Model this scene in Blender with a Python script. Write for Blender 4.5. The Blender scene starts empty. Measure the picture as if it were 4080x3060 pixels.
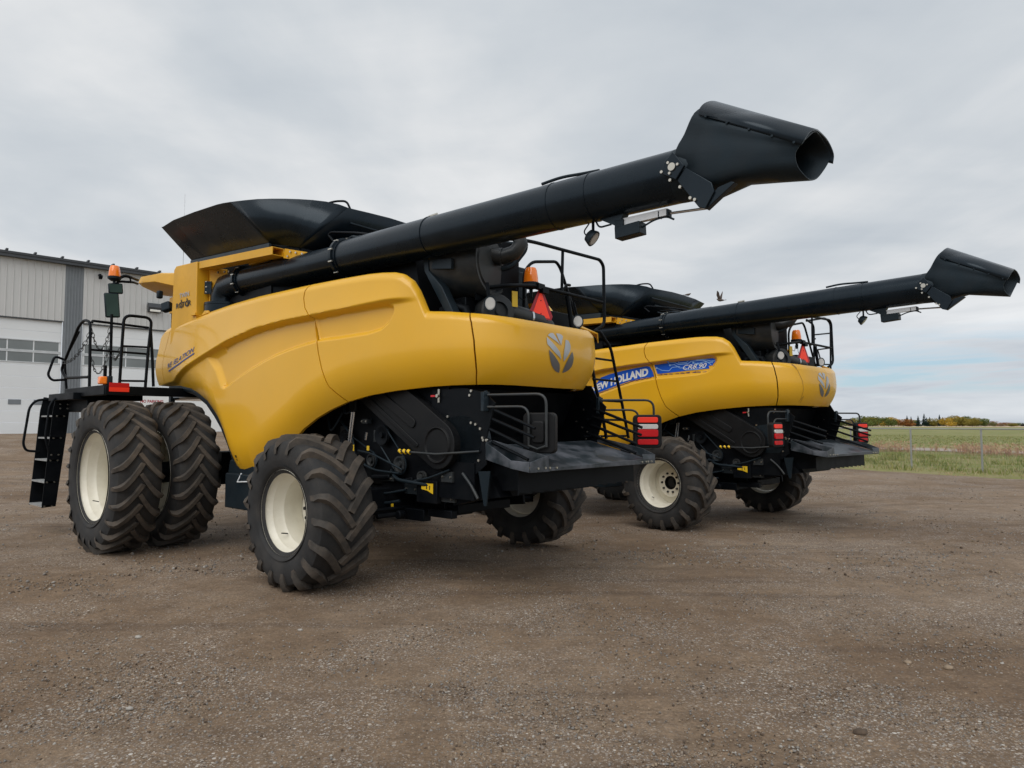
import bpy, bmesh, math, random
import numpy as np
from mathutils import Vector, Matrix, Euler
random.seed(7); rng = np.random.RandomState(7)
R = math.radians
S = bpy.context.scene
COL = S.collection

# ------------------------------------------------------------------ materials
def mat(name, col, rough=.5, metal=0., var=.12, scale=3., coat=0., bump=0., bscale=40., dirt=None, dirt_amt=.0, dscale=4., spec=.5, emit=0., alpha=1., trans=0., tint=None):
    m = bpy.data.materials.new(name); m.use_nodes = True
    nt = m.node_tree; N = nt.nodes; L = nt.links
    b = N['Principled BSDF']
    tc = N.new('ShaderNodeTexCoord')
    nz = N.new('ShaderNodeTexNoise'); nz.inputs['Scale'].default_value = scale; nz.inputs['Detail'].default_value = 6
    L.new(tc.outputs['Object'], nz.inputs['Vector'])
    rp = N.new('ShaderNodeValToRGB'); rp.color_ramp.elements[0].position = .3; rp.color_ramp.elements[1].position = .7
    c0 = [max(0, c*(1-var)) for c in col[:3]]+[1]; c1 = [min(1, c*(1+var)) for c in col[:3]]+[1]
    rp.color_ramp.elements[0].color = c0; rp.color_ramp.elements[1].color = c1
    L.new(nz.outputs['Fac'], rp.inputs['Fac'])
    out = rp.outputs['Color']
    if dirt:
        n2 = N.new('ShaderNodeTexNoise'); n2.inputs['Scale'].default_value = dscale; n2.inputs['Detail'].default_value = 8; n2.inputs['Roughness'].default_value = .65
        L.new(tc.outputs['Object'], n2.inputs['Vector'])
        r2 = N.new('ShaderNodeValToRGB'); r2.color_ramp.elements[0].position = .42; r2.color_ramp.elements[1].position = .68
        r2.color_ramp.elements[1].color = (dirt_amt,)*3+(1,)
        L.new(n2.outputs['Fac'], r2.inputs['Fac'])
        mx = N.new('ShaderNodeMixRGB'); mx.inputs['Color2'].default_value = (*dirt, 1)
        L.new(r2.outputs['Color'], mx.inputs['Fac']); L.new(out, mx.inputs['Color1']); out = mx.outputs['Color']
        ad = N.new('ShaderNodeMath'); ad.operation = 'MULTIPLY_ADD'; ad.inputs[1].default_value = .3; ad.inputs[2].default_value = rough
        ad.use_clamp = True
        L.new(r2.outputs['Color'], ad.inputs[0]); L.new(ad.outputs[0], b.inputs['Roughness'])
    else:
        b.inputs['Roughness'].default_value = rough
    L.new(out, b.inputs['Base Color'])
    b.inputs['Metallic'].default_value = metal
    b.inputs['Coat Weight'].default_value = coat; b.inputs['Coat Roughness'].default_value = .12
    b.inputs['Specular IOR Level'].default_value = spec
    if tint: b.inputs['Specular Tint'].default_value = (*tint, 1); b.inputs['Coat Tint'].default_value = (*tint, 1)
    if trans: b.inputs['Transmission Weight'].default_value = trans
    if emit:
        b.inputs['Emission Color'].default_value = (*col[:3], 1); b.inputs['Emission Strength'].default_value = emit
    if bump:
        n3 = N.new('ShaderNodeTexNoise'); n3.inputs['Scale'].default_value = bscale; n3.inputs['Detail'].default_value = 4
        L.new(tc.outputs['Object'], n3.inputs['Vector'])
        bp = N.new('ShaderNodeBump'); bp.inputs['Strength'].default_value = bump; bp.inputs['Distance'].default_value = .01
        L.new(n3.outputs['Fac'], bp.inputs['Height']); L.new(bp.outputs['Normal'], b.inputs['Normal'])
    return m
M = {}
DUST = (.20, .155, .115)
M['yellow'] = mat('yellow_paint', (.80, .432, .012), .38, var=.03, scale=1.2, coat=.45, dirt=(.62, .38, .06), dirt_amt=.2, dscale=1.3, bump=.015, bscale=5)
M['yellow_dull'] = mat('yellow_steel', (.74, .39, .012), .45, var=.08, scale=3, dirt=(.45, .24, .05), dirt_amt=.3, dscale=6)
M['black'] = mat('black_paint', (.004, .008, .0125), .25, tint=(.70, .86, 1), spec=.30, var=.25, scale=2, coat=.08, dirt=(.020, .024, .028), dirt_amt=.3, dscale=2.2)
M['frame'] = mat('frame_black', (.0022, .0030, .0045), .50, tint=(.75, .88, 1), var=.3, scale=5, dirt=(.011, .010, .0095), dirt_amt=.35, spec=.18, dscale=5)
M['cover'] = mat('black_plastic', (.009, .0155, .021), .48, tint=(.72, .87, 1), spec=.30, var=.15, scale=4, bump=.05, bscale=90, dirt=(.022, .024, .026), dirt_amt=.3, dscale=6)
M['steel_blue'] = mat('worn_blue_black_sheet', (.010, .018, .025), .36, tint=(.75, .88, 1), spec=.35, var=.3, scale=2.5, metal=.1, dirt=(.035, .042, .048), dirt_amt=.5, dscale=3)
M['tail'] = mat('scraped_sheet', (.018, .028, .036), .36, var=.3, scale=2.5, metal=.1, dirt=(.16, .17, .20), dirt_amt=.8, dscale=3.2)
M['grey_part'] = mat('grey_casting', (.015, .021, .026), .45, var=.2, scale=6, dirt=(.08, .075, .065), dirt_amt=.4)
M['bolt'] = mat('zinc_bolt', (.55, .53, .47), .3, metal=.9)
M['chrome'] = mat('bright_rod', (.6, .62, .64), .2, metal=.9)
M['cover2'] = mat('dark_moulded_plastic', (.0055, .0065, .008), .5, var=.15, scale=4, bump=.05, bscale=90, spec=.25, dirt=(.018, .017, .016), dirt_amt=.3)
M['step'] = mat('galvanised_step', (.30, .31, .31), .5, var=.2, scale=20)
M['alu'] = mat('aluminium_tube', (.72, .75, .78), .4, metal=.1)
M['tyre'] = mat('tyre_rubber', (.016, .017, .0185), .75, var=.3, scale=6, dirt=(.060, .054, .048), dirt_amt=.5, dscale=5, bump=.15, bscale=40)
M['lug'] = mat('tyre_lug_rubber', (.045, .040, .035), .8, var=.3, scale=9, dirt=(.135, .108, .084), dirt_amt=.65, dscale=6, bump=.15, bscale=60)
M['rim'] = mat('cream_rim_paint', (.82, .79, .68), .42, var=.03, scale=4, coat=.15, dirt=(.50, .45, .34), dirt_amt=.25, dscale=5)
M['rim_dark'] = mat('hub_dark', (.008, .008, .008), .6)
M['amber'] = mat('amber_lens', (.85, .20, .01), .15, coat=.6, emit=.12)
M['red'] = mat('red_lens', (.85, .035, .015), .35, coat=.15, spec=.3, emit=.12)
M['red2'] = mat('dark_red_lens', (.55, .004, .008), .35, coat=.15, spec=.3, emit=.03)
M['white_lens'] = mat('clear_lens', (.62, .62, .60), .2, coat=.5)
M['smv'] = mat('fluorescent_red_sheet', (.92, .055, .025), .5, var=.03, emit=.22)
M['smv_border'] = mat('dark_red_border', (.40, .015, .03), .4)
M['reflector'] = mat('red_reflector', (.65, .03, .02), .3)
M['sticker'] = mat('yellow_sticker', (.80, .52, .02), .45, var=.05)
M['ink'] = mat('black_ink', (.02, .018, .015), .5)
M['silver'] = mat('silver_decal', (.45, .47, .49), .3, metal=.3)
M['silver_dark'] = mat('dark_silver_decal', (.16, .165, .175), .3, metal=.3)
M['blue_text'] = mat('blue_decal_ink', (.05, .07, .24), .4)
M['blue'] = mat('blue_decal', (.008, .10, .60), .45, spec=.25, var=.04)
M['lightblue'] = mat('light_blue_trace', (.26, .48, .85), .45)
M['white'] = mat('white_decal', (.78, .80, .80), .35, var=.02)
M['brown_tag'] = mat('worn_purple_film', (.13, .06, .10), .6)
M['glass'] = mat('dark_glass', (.01, .014, .014), .06, coat=.5)
M['mirror'] = mat('mirror_face', (.035, .055, .045), .10, metal=.9)
M['warn_red'] = mat('red_handle', (.6, .02, .03), .4)

# ------------------------------------------------------------------ mesh builder
class MB:
    def __init__(s): s.v = []; s.f = []; s.m = []
    def add(s, vs, fs, mi=0):
        o = len(s.v); s.v += [tuple(map(float, p)) for p in vs]; s.f += [tuple(i+o for i in f) for f in fs]; s.m += [mi]*len(fs); return s
    def box(s, c, d, rot=None, mi=0, taper=1.):
        hx, hy, hz = d[0]/2, d[1]/2, d[2]/2
        vs = [Vector((x*hx*(taper if z > 0 else 1), y*hy*(taper if z > 0 else 1), z*hz)) for x in (-1, 1) for y in (-1, 1) for z in (-1, 1)]
        if rot: e = Euler(rot).to_matrix(); vs = [e @ v for v in vs]
        vs = [v+Vector(c) for v in vs]
        return s.add(vs, [(0, 1, 3, 2), (4, 6, 7, 5), (0, 4, 5, 1), (2, 3, 7, 6), (0, 2, 6, 4), (1, 5, 7, 3)], mi)
    def prism(s, pts, ax, a, b, mi=0):
        """extrude 2-D polygon: ax 'y' -> pts are (x,z); 'x' -> (y,z); 'z' -> (x,y)"""
        def P(p, t): return {'y': (p[0], t, p[1]), 'x': (t, p[0], p[1]), 'z': (p[0], p[1], t)}[ax]
        n = len(pts); vs = [P(p, a) for p in pts]+[P(p, b) for p in pts]
        fs = [tuple(range(n)), tuple(range(2*n-1, n-1, -1))]+[(i, i+n, (i+1) % n+n, (i+1) % n) for i in range(n)]
        return s.add(vs, fs, mi)
    def plate(s, pts, th, mi=0):
        """3-D polygon thickened along its normal"""
        P = [Vector(p) for p in pts]; n = Vector((0, 0, 0))
        for i in range(len(P)): n += P[i].cross(P[(i+1) % len(P)])
        n = n.normalized()*th; k = len(P)
        return s.add([p for p in P]+[p-n for p in P], [tuple(range(k)), tuple(range(2*k-1, k-1, -1))]+[(i, i+k, (i+1) % k+k, (i+1) % k) for i in range(k)], mi)
    def tube(s, path, r, seg=8, mi=0, closed=False, smooth_n=0, caps=True):
        P = [Vector(p) for p in path]
        if smooth_n: P = fillet(P, smooth_n, closed)
        rr = r if isinstance(r, (list, tuple)) else [r]*len(P)
        n = len(P); vs = []; up = None
        for i in range(n):
            a = P[i-1] if (i > 0 or closed) else P[i]; b = P[(i+1) % n] if (i < n-1 or closed) else P[i]
            t = (b-a).normalized()
            if up is None:
                up = Vector((0, 0, 1)) if abs(t.z) < .9 else Vector((1, 0, 0))
            u = (up-t*up.dot(t)).normalized(); w = t.cross(u); up = u
            for k in range(seg):
                an = 2*math.pi*k/seg; vs.append(P[i]+(u*math.cos(an)+w*math.sin(an))*rr[i])
        fs = []
        for i in range(n if closed else n-1):
            j = (i+1) % n
            for k in range(seg): fs.append((i*seg+k, i*seg+(k+1) % seg, j*seg+(k+1) % seg, j*seg+k))
        if not closed and caps: fs += [tuple(range(seg-1, -1, -1)), tuple((n-1)*seg+k for k in range(seg))]
        return s.add(vs, fs, mi)
    def cyl(s, a, b, r, seg=16, mi=0, r2=None): return s.tube([a, b], [r, r if r2 is None else r2], seg, mi)
    def revolve(s, prof, c, d=(0, 1, 0), seg=32, mi=0, closed=False):
        """prof: list of (radius, distance along d)"""
        d = Vector(d).normalized(); c = Vector(c)
        u = Vector((1, 0, 0)) if abs(d.x) < .9 else Vector((0, 0, 1)); u = (u-d*u.dot(d)).normalized(); w = d.cross(u)
        vs = []
        for r, a in prof:
            for k in range(seg):
                t = 2*math.pi*k/seg; vs.append(c+d*a+(u*math.cos(t)+w*math.sin(t))*r)
        fs = []; n = len(prof)
        for i in range(n if closed else n-1):
            j = (i+1) % n
            for k in range(seg): fs.append((i*seg+k, i*seg+(k+1) % seg, j*seg+(k+1) % seg, j*seg+k))
        return s.add(vs, fs, mi)
    def grid(s, G, mi=0, flip=False):
        n = len(G); m = len(G[0]); vs = [p for row in G for p in row]; fs = []
        for i in range(n-1):
            for j in range(m-1):
                q = (i*m+j, (i+1)*m+j, (i+1)*m+j+1, i*m+j+1); fs.append(q[::-1] if flip else q)
        return s.add(vs, fs, mi)
    def build(s, name, mats, parent=None, angle=35, bevel=0, solid=0, smooth=True):
        me = bpy.data.meshes.new(name); me.from_pydata(s.v, [], s.f); me.validate()
        if not isinstance(mats, (list, tuple)): mats = [mats]
        for m in mats: me.materials.append(M[m] if isinstance(m, str) else m)
        for p, i in zip(me.polygons, s.m): p.material_index = i
        bm = bmesh.new(); bm.from_mesh(me); bmesh.ops.recalc_face_normals(bm, faces=bm.faces); bm.to_mesh(me); bm.free()
        if smooth:
            for p in me.polygons: p.use_smooth = True
            me.set_sharp_from_angle(angle=R(angle))
        o = bpy.data.objects.new(name, me); COL.objects.link(o)
        if parent: o.parent = parent
        if bevel:
            b = o.modifiers.new('bevel', 'BEVEL'); b.width = bevel; b.segments = 2; b.limit_method = 'ANGLE'; b.angle_limit = R(40); b.harden_normals = False
        if solid:
            d = o.modifiers.new('solid', 'SOLIDIFY'); d.thickness = solid; d.offset = -1
        return o
def fillet(P, n=4, closed=False, rad=.10):
    out = []
    N_ = len(P)
    for i in range(N_):
        if not closed and i in (0, N_-1): out.append(P[i]); continue
        a, b, c = P[i-1], P[i], P[(i+1) % N_]
        r = min(rad, (a-b).length*.45, (c-b).length*.45)
        p = b+(a-b).normalized()*r; q = b+(c-b).normalized()*r
        for k in range(n+1):
            t = k/n; out.append(p*(1-t)**2+b*2*t*(1-t)+q*t*t)
    return out
def empty(name, loc=(0, 0, 0), rot=(0, 0, 0), parent=None):
    o = bpy.data.objects.new(name, None); o.location = loc; o.rotation_euler = rot; o.empty_display_size = .2; COL.objects.link(o)
    if parent: o.parent = parent
    return o
def tag(o, label=None, cat=None, group=None, kind=None):
    if label: o['label'] = label
    if cat: o['category'] = cat
    if group: o['group'] = group
    if kind: o['kind'] = kind
    return o
def copy_tree(o, parent=None, skip=()):
    c = o.copy(); COL.objects.link(c); c.parent = parent
    for ch in list(o.children):
        if ch.name.split('.')[0] in skip or ch in skip: continue
        copy_tree(ch, c, skip)
    return c
def text_mesh(txt, size, extr=0., shear=0., bold=0., space=1.):
    cu = bpy.data.curves.new('t', 'FONT'); cu.body = txt; cu.size = size; cu.shear = shear; cu.offset = bold; cu.space_character = space
    cu.resolution_u = 3; cu.extrude = extr
    ob = bpy.data.objects.new('t', cu); COL.objects.link(ob)
    dg = bpy.context.evaluated_depsgraph_get(); dg.update()
    me = bpy.data.meshes.new_from_object(ob.evaluated_get(dg))
    vs = [tuple(v.co) for v in me.vertices]; fs = [tuple(p.vertices) for p in me.polygons]
    bpy.data.objects.remove(ob); bpy.data.curves.remove(cu); bpy.data.meshes.remove(me)
    return vs, fs
def text_on(mb, txt, o, ux, uy, w, h, mi=0, **kw):
    """flat text in plane o + ux*s + uy*t, stretched to width w, height h"""
    vs, fs = text_mesh(txt, 1., **kw)
    xs = [v[0] for v in vs]; ys = [v[1] for v in vs]; x0, x1, y0, y1 = min(xs), max(xs), min(ys), max(ys)
    o = Vector(o); ux = Vector(ux); uy = Vector(uy)
    mb.add([o+ux*((v[0]-x0)/(x1-x0)*w)+uy*((v[1]-y0)/(y1-y0)*h) for v in vs], fs, mi)
    return mb
def interp(x, P):
    xs = [p[0] for p in P]; ys = [p[1] for p in P]
    if xs[0] > xs[-1]: xs = xs[::-1]; ys = ys[::-1]
    return float(np.interp(x, xs, ys))
def sstep(t): t = min(1., max(0., t)); return t*t*(3-2*t)
# ------------------------------------------------------------------ body panels of the harvester
PL = np.array([(5.3,1.38),(4.9,1.42),(4.6,1.45),(4.0,1.49),(3,1.52),(2,1.5),(1.3,1.455),(.67,1.39),(0,1.295),(-.48,1.20),(-.81,1.11),(-1.12,1.01),(-1.40,.88),(-1.6,.64),(-1.69,.34),(-1.72,0.)])
def catmull(P, n=40):
    P = np.array(P, float); Q = np.vstack([2*P[0]-P[1], P, 2*P[-1]-P[-2]]); o = []
    for i in range(1, len(Q)-2):
        for k in range(n):
            t = k/n; a, b, c, d = Q[i-1:i+3]
            o.append(.5*((2*b)+(-a+c)*t+(2*a-5*b+4*c-d)*t*t+(-a+3*b-3*c+d)*t**3))
    o.append(Q[-2]); return np.array(o)
_C = catmull(PL); PC = np.vstack([_C, _C[-2::-1]*[1, -1]])
PU = np.r_[0, np.cumsum(np.hypot(*np.diff(PC, axis=0).T))]; PU -= PU[len(_C)-1]
_T = np.gradient(PC, axis=0); _T /= np.hypot(_T[:, 0], _T[:, 1])[:, None]
_k = np.ones(25)/25
PNx = np.convolve(np.pad(_T[:, 1], 12, 'edge'), _k, 'valid'); PNy = np.convolve(np.pad(-_T[:, 0], 12, 'edge'), _k, 'valid')
ZT = [(-7.4,2.70),(-7.068,2.80),(-6.95,2.90),(-6.80,2.955),(-6.593,2.975),(-6.491,2.986),(-5.875,3.008),(-5.457,3.036),(-4.743,3.079),(-4.128,3.101),(-3.596,3.111),(-3.185,3.122),(-2.692,3.130),(-2.299,3.134),(-2.117,3.128),(-1.942,3.112),(-1.841,3.085),(-1.742,3.014),(-1.677,2.914),(-1.612,2.774),(-1.572,2.695),(-1.5,2.688),(-1.318,2.674),(-1.105,2.648),(-.949,2.633),(-.717,2.61),(-.483,2.591),(-.216,2.582),(0,2.578)]
ZB = [(-7.4,2.17),(-7.252,2.164),(-6.9,2.135),(-6.497,2.130),(-6.126,2.081),(-5.891,2.018),(-5.583,1.901),(-5.334,1.739),(-5.139,1.582),(-4.949,1.364),(-4.801,1.15),(-4.713,1.054),(-4.631,1.012),(-4.52,1.002),(-4.308,1.033),(-4.056,1.153),(-3.78,1.30),(-3.523,1.45),(-3.406,1.534),(-3.178,1.653),(-2.961,1.739),(-2.687,1.825),(-2.359,1.887),(-2.0,1.927),(-1.557,1.957),(-1.31,1.964),(-.83,1.965),(-.3,1.955),(0,1.952)]
ZC = [(-7.4,2.13),(-6.91,2.17),(-6.52,2.192),(-6.046,2.319),(-5.417,2.463),(-4.717,2.62),(-4.11,2.712),(-3.582,2.752),(-3.132,2.768),(-2.483,2.800),(-2.023,2.830),(-1.6,2.835),(0,2.835)]
REC1 = [(-3.045,2.469),(-3.30,2.44),(-3.568,2.396),(-3.83,2.345),(-4.089,2.276),(-4.32,2.21),(-4.529,2.143),(-4.783,2.044),(-4.87,2.02),(-4.951,2.03),(-5.106,2.25),(-5.36,2.44),(-5.417,2.463),(-4.717,2.62),(-4.11,2.712),(-3.582,2.752),(-3.09,2.77)]
REC2 = [(-3.12,2.766),(-2.483,2.797),(-2.11,2.81),(-2.0,2.806),(-1.945,2.775),(-1.935,2.72),(-1.951,2.68),(-2.001,2.597),(-2.105,2.53),(-2.285,2.498),(-2.674,2.481),(-3.06,2.474)]
def _arr(P): a = np.array(P); return a[:, 0], a[:, 1]
def zt(u): return np.interp(-np.abs(u), *_arr(ZT))
def zb(u): return np.interp(-np.abs(u), *_arr(ZB))
def zc(u): return np.interp(-np.abs(u), *_arr(ZC))
def sdf(P, x, y):
    P = np.array(P); d = np.full(x.shape, 1e9); ins = np.zeros(x.shape, bool)
    for i in range(len(P)):
        a = P[i]; b = P[(i+1) % len(P)]; e = b-a
        wx, wy = x-a[0], y-a[1]; t = np.clip((wx*e[0]+wy*e[1])/(e@e), 0, 1)
        d = np.minimum(d, np.hypot(wx-t*e[0], wy-t*e[1]))
        c = (a[1] > y) != (b[1] > y)
        with np.errstate(all='ignore'): xi = a[0]+(y-a[1])*e[0]/e[1] if e[1] else np.full(x.shape, 1e9)
        ins ^= c & (x < xi)
    return np.where(ins, d, -d)
def ss(t): t = np.clip(t, 0, 1); return t*t*(3-2*t)
def disp(u, z):
    u = -np.abs(u); d = np.zeros(u.shape); c = zc(u); fade = ss((-1.62-u)/.35)
    w = ss((z-(c-.045))/.052)
    d += .055*fade*w*np.exp(-np.maximum(0, z-c)/.33)
    s1 = sdf(REC1, u, z); s2 = sdf(REC2, u, z)
    soft = np.where(u < -4.9, .11, .045)
    d -= .048*ss(s1/soft); d -= .048*ss(s2/.045)
    B = zb(u); T = zt(u)
    d -= .13*np.clip((B+.42-z)/.42, 0, 1)**2.2
    d -= .05*np.clip((z-(T-.09))/.09, 0, 1)**2
    h = ss((u+1.9)/.9); d += .035*h*np.clip(1-((z-2.22)/.42)**2, -1, 1)
    return d
def SP(u, z, off=0.):
    u = np.asarray(u, float); z = np.asarray(z, float)
    x = np.interp(u, PU, PC[:, 0]); y = np.interp(u, PU, PC[:, 1]); nx = np.interp(u, PU, PNx); ny = np.interp(u, PU, PNy)
    d = disp(u, z)+off
    return np.stack([x+nx*d, y+ny*d, z+0*d], -1)
SEAM1 = [(-3.185,3.122),(-3.221,3.039),(-3.23,2.964),(-3.192,2.854),(-3.117,2.772),(-3.072,2.619),(-3.034,2.465),(-3.008,2.349),(-2.96,2.199),(-2.868,1.992),(-2.687,1.829)]
RSEAM = [(-1.105,2.648),(-1.071,2.549),(-1.04,2.375),(-1.029,2.202),(-1.028,2.088),(-1.051,1.965)]
FSEAM = [(-6.515,2.975),(-6.723,2.629),(-6.90,2.135)]
FEDGE = [(-6.871,2.93),(-7.068,2.555),(-7.252,2.164)]
def tof(P):
    q = sorted((float((z-zb(u))/(zt(u)-zb(u))), u) for u, z in P); return [a for a, b in q], [b for a, b in q]
def panel(A, B, ns, nt, gapA, gapB, sign=-1):
    t = np.linspace(0, 1, nt); ta, ua = tof(A); tb_, ub = tof(B)
    UA = np.interp(t, ta, ua)+gapA; UB = np.interp(t, tb_, ub)-gapB
    s = np.linspace(0, 1, ns)
    U = UA[None, :]+(UB-UA)[None, :]*s[:, None]; Z = zb(U)+t[None, :]*(zt(U)-zb(U))
    off = np.zeros_like(U)
    U = np.pad(U, 1, 'edge'); Z = np.pad(Z, 1, 'edge'); off = np.pad(off, 1, constant_values=-.04)
    return SP(U*(-sign), Z, off) if sign == 1 else SP(U, Z, off)
def shield_part(name, A, B, ns, nt, ga, gb, parent, side=-1):
    G = panel(A, B, ns, nt, ga, gb)
    if side == 1: G = G*np.array([1, -1, 1])
    mb = MB(); mb.grid(G.tolist()); return mb.build(name, 'yellow', parent, angle=50)
def hood_part(parent, ns, nt):
    t = np.linspace(0, 1, nt); tb_, ub = tof(RSEAM); UA = np.interp(t, tb_, ub)+.008
    s = np.linspace(0, 1, ns); U = UA[None, :]*(1-2*s[:, None]); Z = zb(U)+t[None, :]*(zt(U)-zb(U)); off = np.zeros_like(U)
    U = np.pad(U, 1, 'edge'); Z = np.pad(Z, 1, 'edge'); off = np.pad(off, 1, constant_values=-.04)
    mb = MB(); mb.grid(SP(U, Z, off).tolist()); return mb.build('rear_hood', 'yellow', parent, angle=50)
def decal(mb, vs, fs, step=.03, off=.004, mi=0):
    bm = bmesh.new(); V = [bm.verts.new((x, y, 0)) for x, y in vs]
    for f in fs:
        try: bm.faces.new([V[i] for i in f])
        except ValueError: pass
    for ax in (0, 1):
        lo = min(v[ax] for v in vs); hi = max(v[ax] for v in vs); k = lo+step
        while k < hi:
            co = [0, 0, 0]; co[ax] = k; no = [0, 0, 0]; no[ax] = 1
            bmesh.ops.bisect_plane(bm, geom=bm.verts[:]+bm.edges[:]+bm.faces[:], plane_co=co, plane_no=no); k += step
    bmesh.ops.triangulate(bm, faces=bm.faces[:])
    bm.verts.index_update(); A = np.array([v.co[:2] for v in bm.verts]); P = SP(A[:, 0], A[:, 1], off)
    mb.add(P.tolist(), [tuple(v.index for v in f.verts) for f in bm.faces], mi); bm.free(); return mb
def poly_decal(mb, pts, **k): return decal(mb, pts, [tuple(range(len(pts)))], **k)
def line_decal(mb, pts, w, **k):
    for a, b in zip(pts[:-1], pts[1:]):
        a = np.array(a); b = np.array(b); e = (b-a)/np.hypot(*(b-a)); n = np.array([-e[1], e[0]])*w/2; a = a-e*w*.4; b = b+e*w*.4
        poly_decal(mb, [tuple(a+n), tuple(a-n), tuple(b-n), tuple(b+n)], **k)
def text_decal(mb, txt, base, top, mi=0, off=.006, step=.05, **kw):
    """base/top: lists of (u,z) from left to right"""
    vs, fs = text_mesh(txt, 1., **kw); xs = [v[0] for v in vs]; ys = [v[1] for v in vs]
    x0, x1, y0, y1 = min(xs), max(xs), min(ys), max(ys); base = np.array(base); top = np.array(top)
    sb = np.linspace(0, 1, len(base)); stp = np.linspace(0, 1, len(top)); out = []
    for v in vs:
        s = (v[0]-x0)/(x1-x0); t = (v[1]-y0)/(y1-y0)
        b = np.array([np.interp(s, sb, base[:, 0]), np.interp(s, sb, base[:, 1])]); q = np.array([np.interp(s, stp, top[:, 0]), np.interp(s, stp, top[:, 1])])
        out.append(tuple(b*(1-t)+q*t))
    return decal(mb, out, fs, step, off, mi)

# ------------------------------------------------------------------ wheels
def tyre_mesh(Rr, W, rimR, nl, lugh, span, lw):
    """axis y, centre at origin; treads lead towards the bottom at the rear"""
    h = W/2; Rc = Rr-lugh
    prof = [(rimR-.012, -h*.80), (rimR+.02, -h*.86), (rimR+(Rc-rimR)*.35, -h*1.0), (rimR+(Rc-rimR)*.62, -h*1.0), (Rc-.075, -h*.97), (Rc-.03, -h*.90), (Rc-.006, -h*.72), (Rc+.006, -h*.35), (Rc+.010, 0)]
    prof = prof+[(r, -a) for r, a in prof[-2::-1]]
    mb = MB(); mb.revolve(prof, (0, 0, 0), (0, 1, 0), 64)
    # bead ring on the side wall
    for s in (-1, 1): mb.revolve([(rimR+.035, s*h*.90), (rimR+.05, s*h*.965), (rimR+.065, s*h*.98)], (0, 0, 0), (0, 1, 0), 64)
    def surf_r(y):
        a = abs(y)
        return float(np.interp(a, [0, h*.35, h*.72, h*.90, h*.97, h], [Rc+.010, Rc+.006, Rc-.006, Rc-.03, Rc-.075, Rc-.12]))
    for sd in (-1, 1):
        for i in range(nl):
            ph0 = 2*math.pi*(i+(.5 if sd > 0 else 0))/nl
            rows = []; K = 9
            for k in range(K+1):
                t = k/K; y = -.015+(h*1.0+.015)*min(1., t*1.08)
                if t > .93: y = h*1.0
                ph = ph0-span*(1-(1-t)**1.55)
                r0 = surf_r(y)-.02
                hh = Rr if t < .74 else Rr-(Rr-(Rc-.095))*((t-.74)/.26)**1.4
                w = lw*(1+.25*t)*(1-.38*sstep((t-.78)/.22)); drop = t > .86
                # direction of travel of the bar
                dphi = -span*1.55*max(1-t, .03)**.55; dy = h*1.0
                L_ = math.hypot(dphi*Rr, dy); nph = dy/L_; ny = -dphi*Rr/L_
                pr = []
                for (sw, rr) in ((-.62, r0), (-.42, hh), (.42, hh), (.62, r0)):
                    pp = ph+sw*w*nph/Rr; yy = (y+sw*w*ny*(0 if t > .9 else 1))*sd
                    # phi 0 = rear (-x), 90 deg = bottom
                    pr.append((-rr*math.cos(pp), yy+(.012*sd if drop else 0), -rr*math.sin(pp)))
                rows.append(pr)
            vs = [p for r_ in rows for p in r_]; fs = []
            for a in range(K):
                for b in range(3): fs.append((a*4+b, a*4+b+1, (a+1)*4+b+1, (a+1)*4+b))
            fs.append((0, 1, 2, 3)); fs.append((K*4+3, K*4+2, K*4+1, K*4))
            mb.add(vs, fs, 1)
    return mb
def rim_mesh(rimR, W, depth, side, hub=.11, nl=10):
    """side=+1: outer face towards +y; disc set in by depth"""
    h = W/2*.84; s = side; mb = MB()
    P = [(rimR+.022, h+.012), (rimR+.028, h), (rimR+.004, h-.012), (rimR-.006, h-.05), (rimR-.03, h-.085), (rimR-.035, h-.15), (rimR-.062, h-.19), (rimR-.065, h-.5*W), (rimR-.035, -h+.06), (rimR+.02, -h)]
    mb.revolve([(r, a*s) for r, a in P], (0, 0, 0), (0, 1, 0), 56)
    d = h-depth
    D = [(rimR-.05, d-.02), (rimR-.10, d-.005), (rimR-.17, d+.03), (hub+.12, d+.045), (hub+.05, d+.05), (hub, d+.05), (hub, d-.03), (.0, d-.03)]
    mb.revolve([(r, a*s) for r, a in D[:6]], (0, 0, 0), (0, 1, 0), 56)
    mb.revolve([(r, a*s) for r, a in D[5:]], (0, 0, 0), (0, 1, 0), 40, mi=1)
    mb.cyl((rimR*.0, (d-.03)*s, 0), (0, (d+.01)*s, 0), hub*.7, 24, mi=1)
    for i in range(nl):
        a = 2*math.pi*i/nl; c = (math.cos(a)*(hub+.045), 0, math.sin(a)*(hub+.045))
        mb.cyl((c[0], (d+.045)*s, c[2]), (c[0], (d+.075)*s, c[2]), .017, 8, mi=1)
    mb.tube([(rimR*.55, (h-.17)*s, -rimR*.62), (rimR*.50, (h-.09)*s, -rimR*.58)], .006, 6, mi=1)
    return mb
_wc = {}
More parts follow.
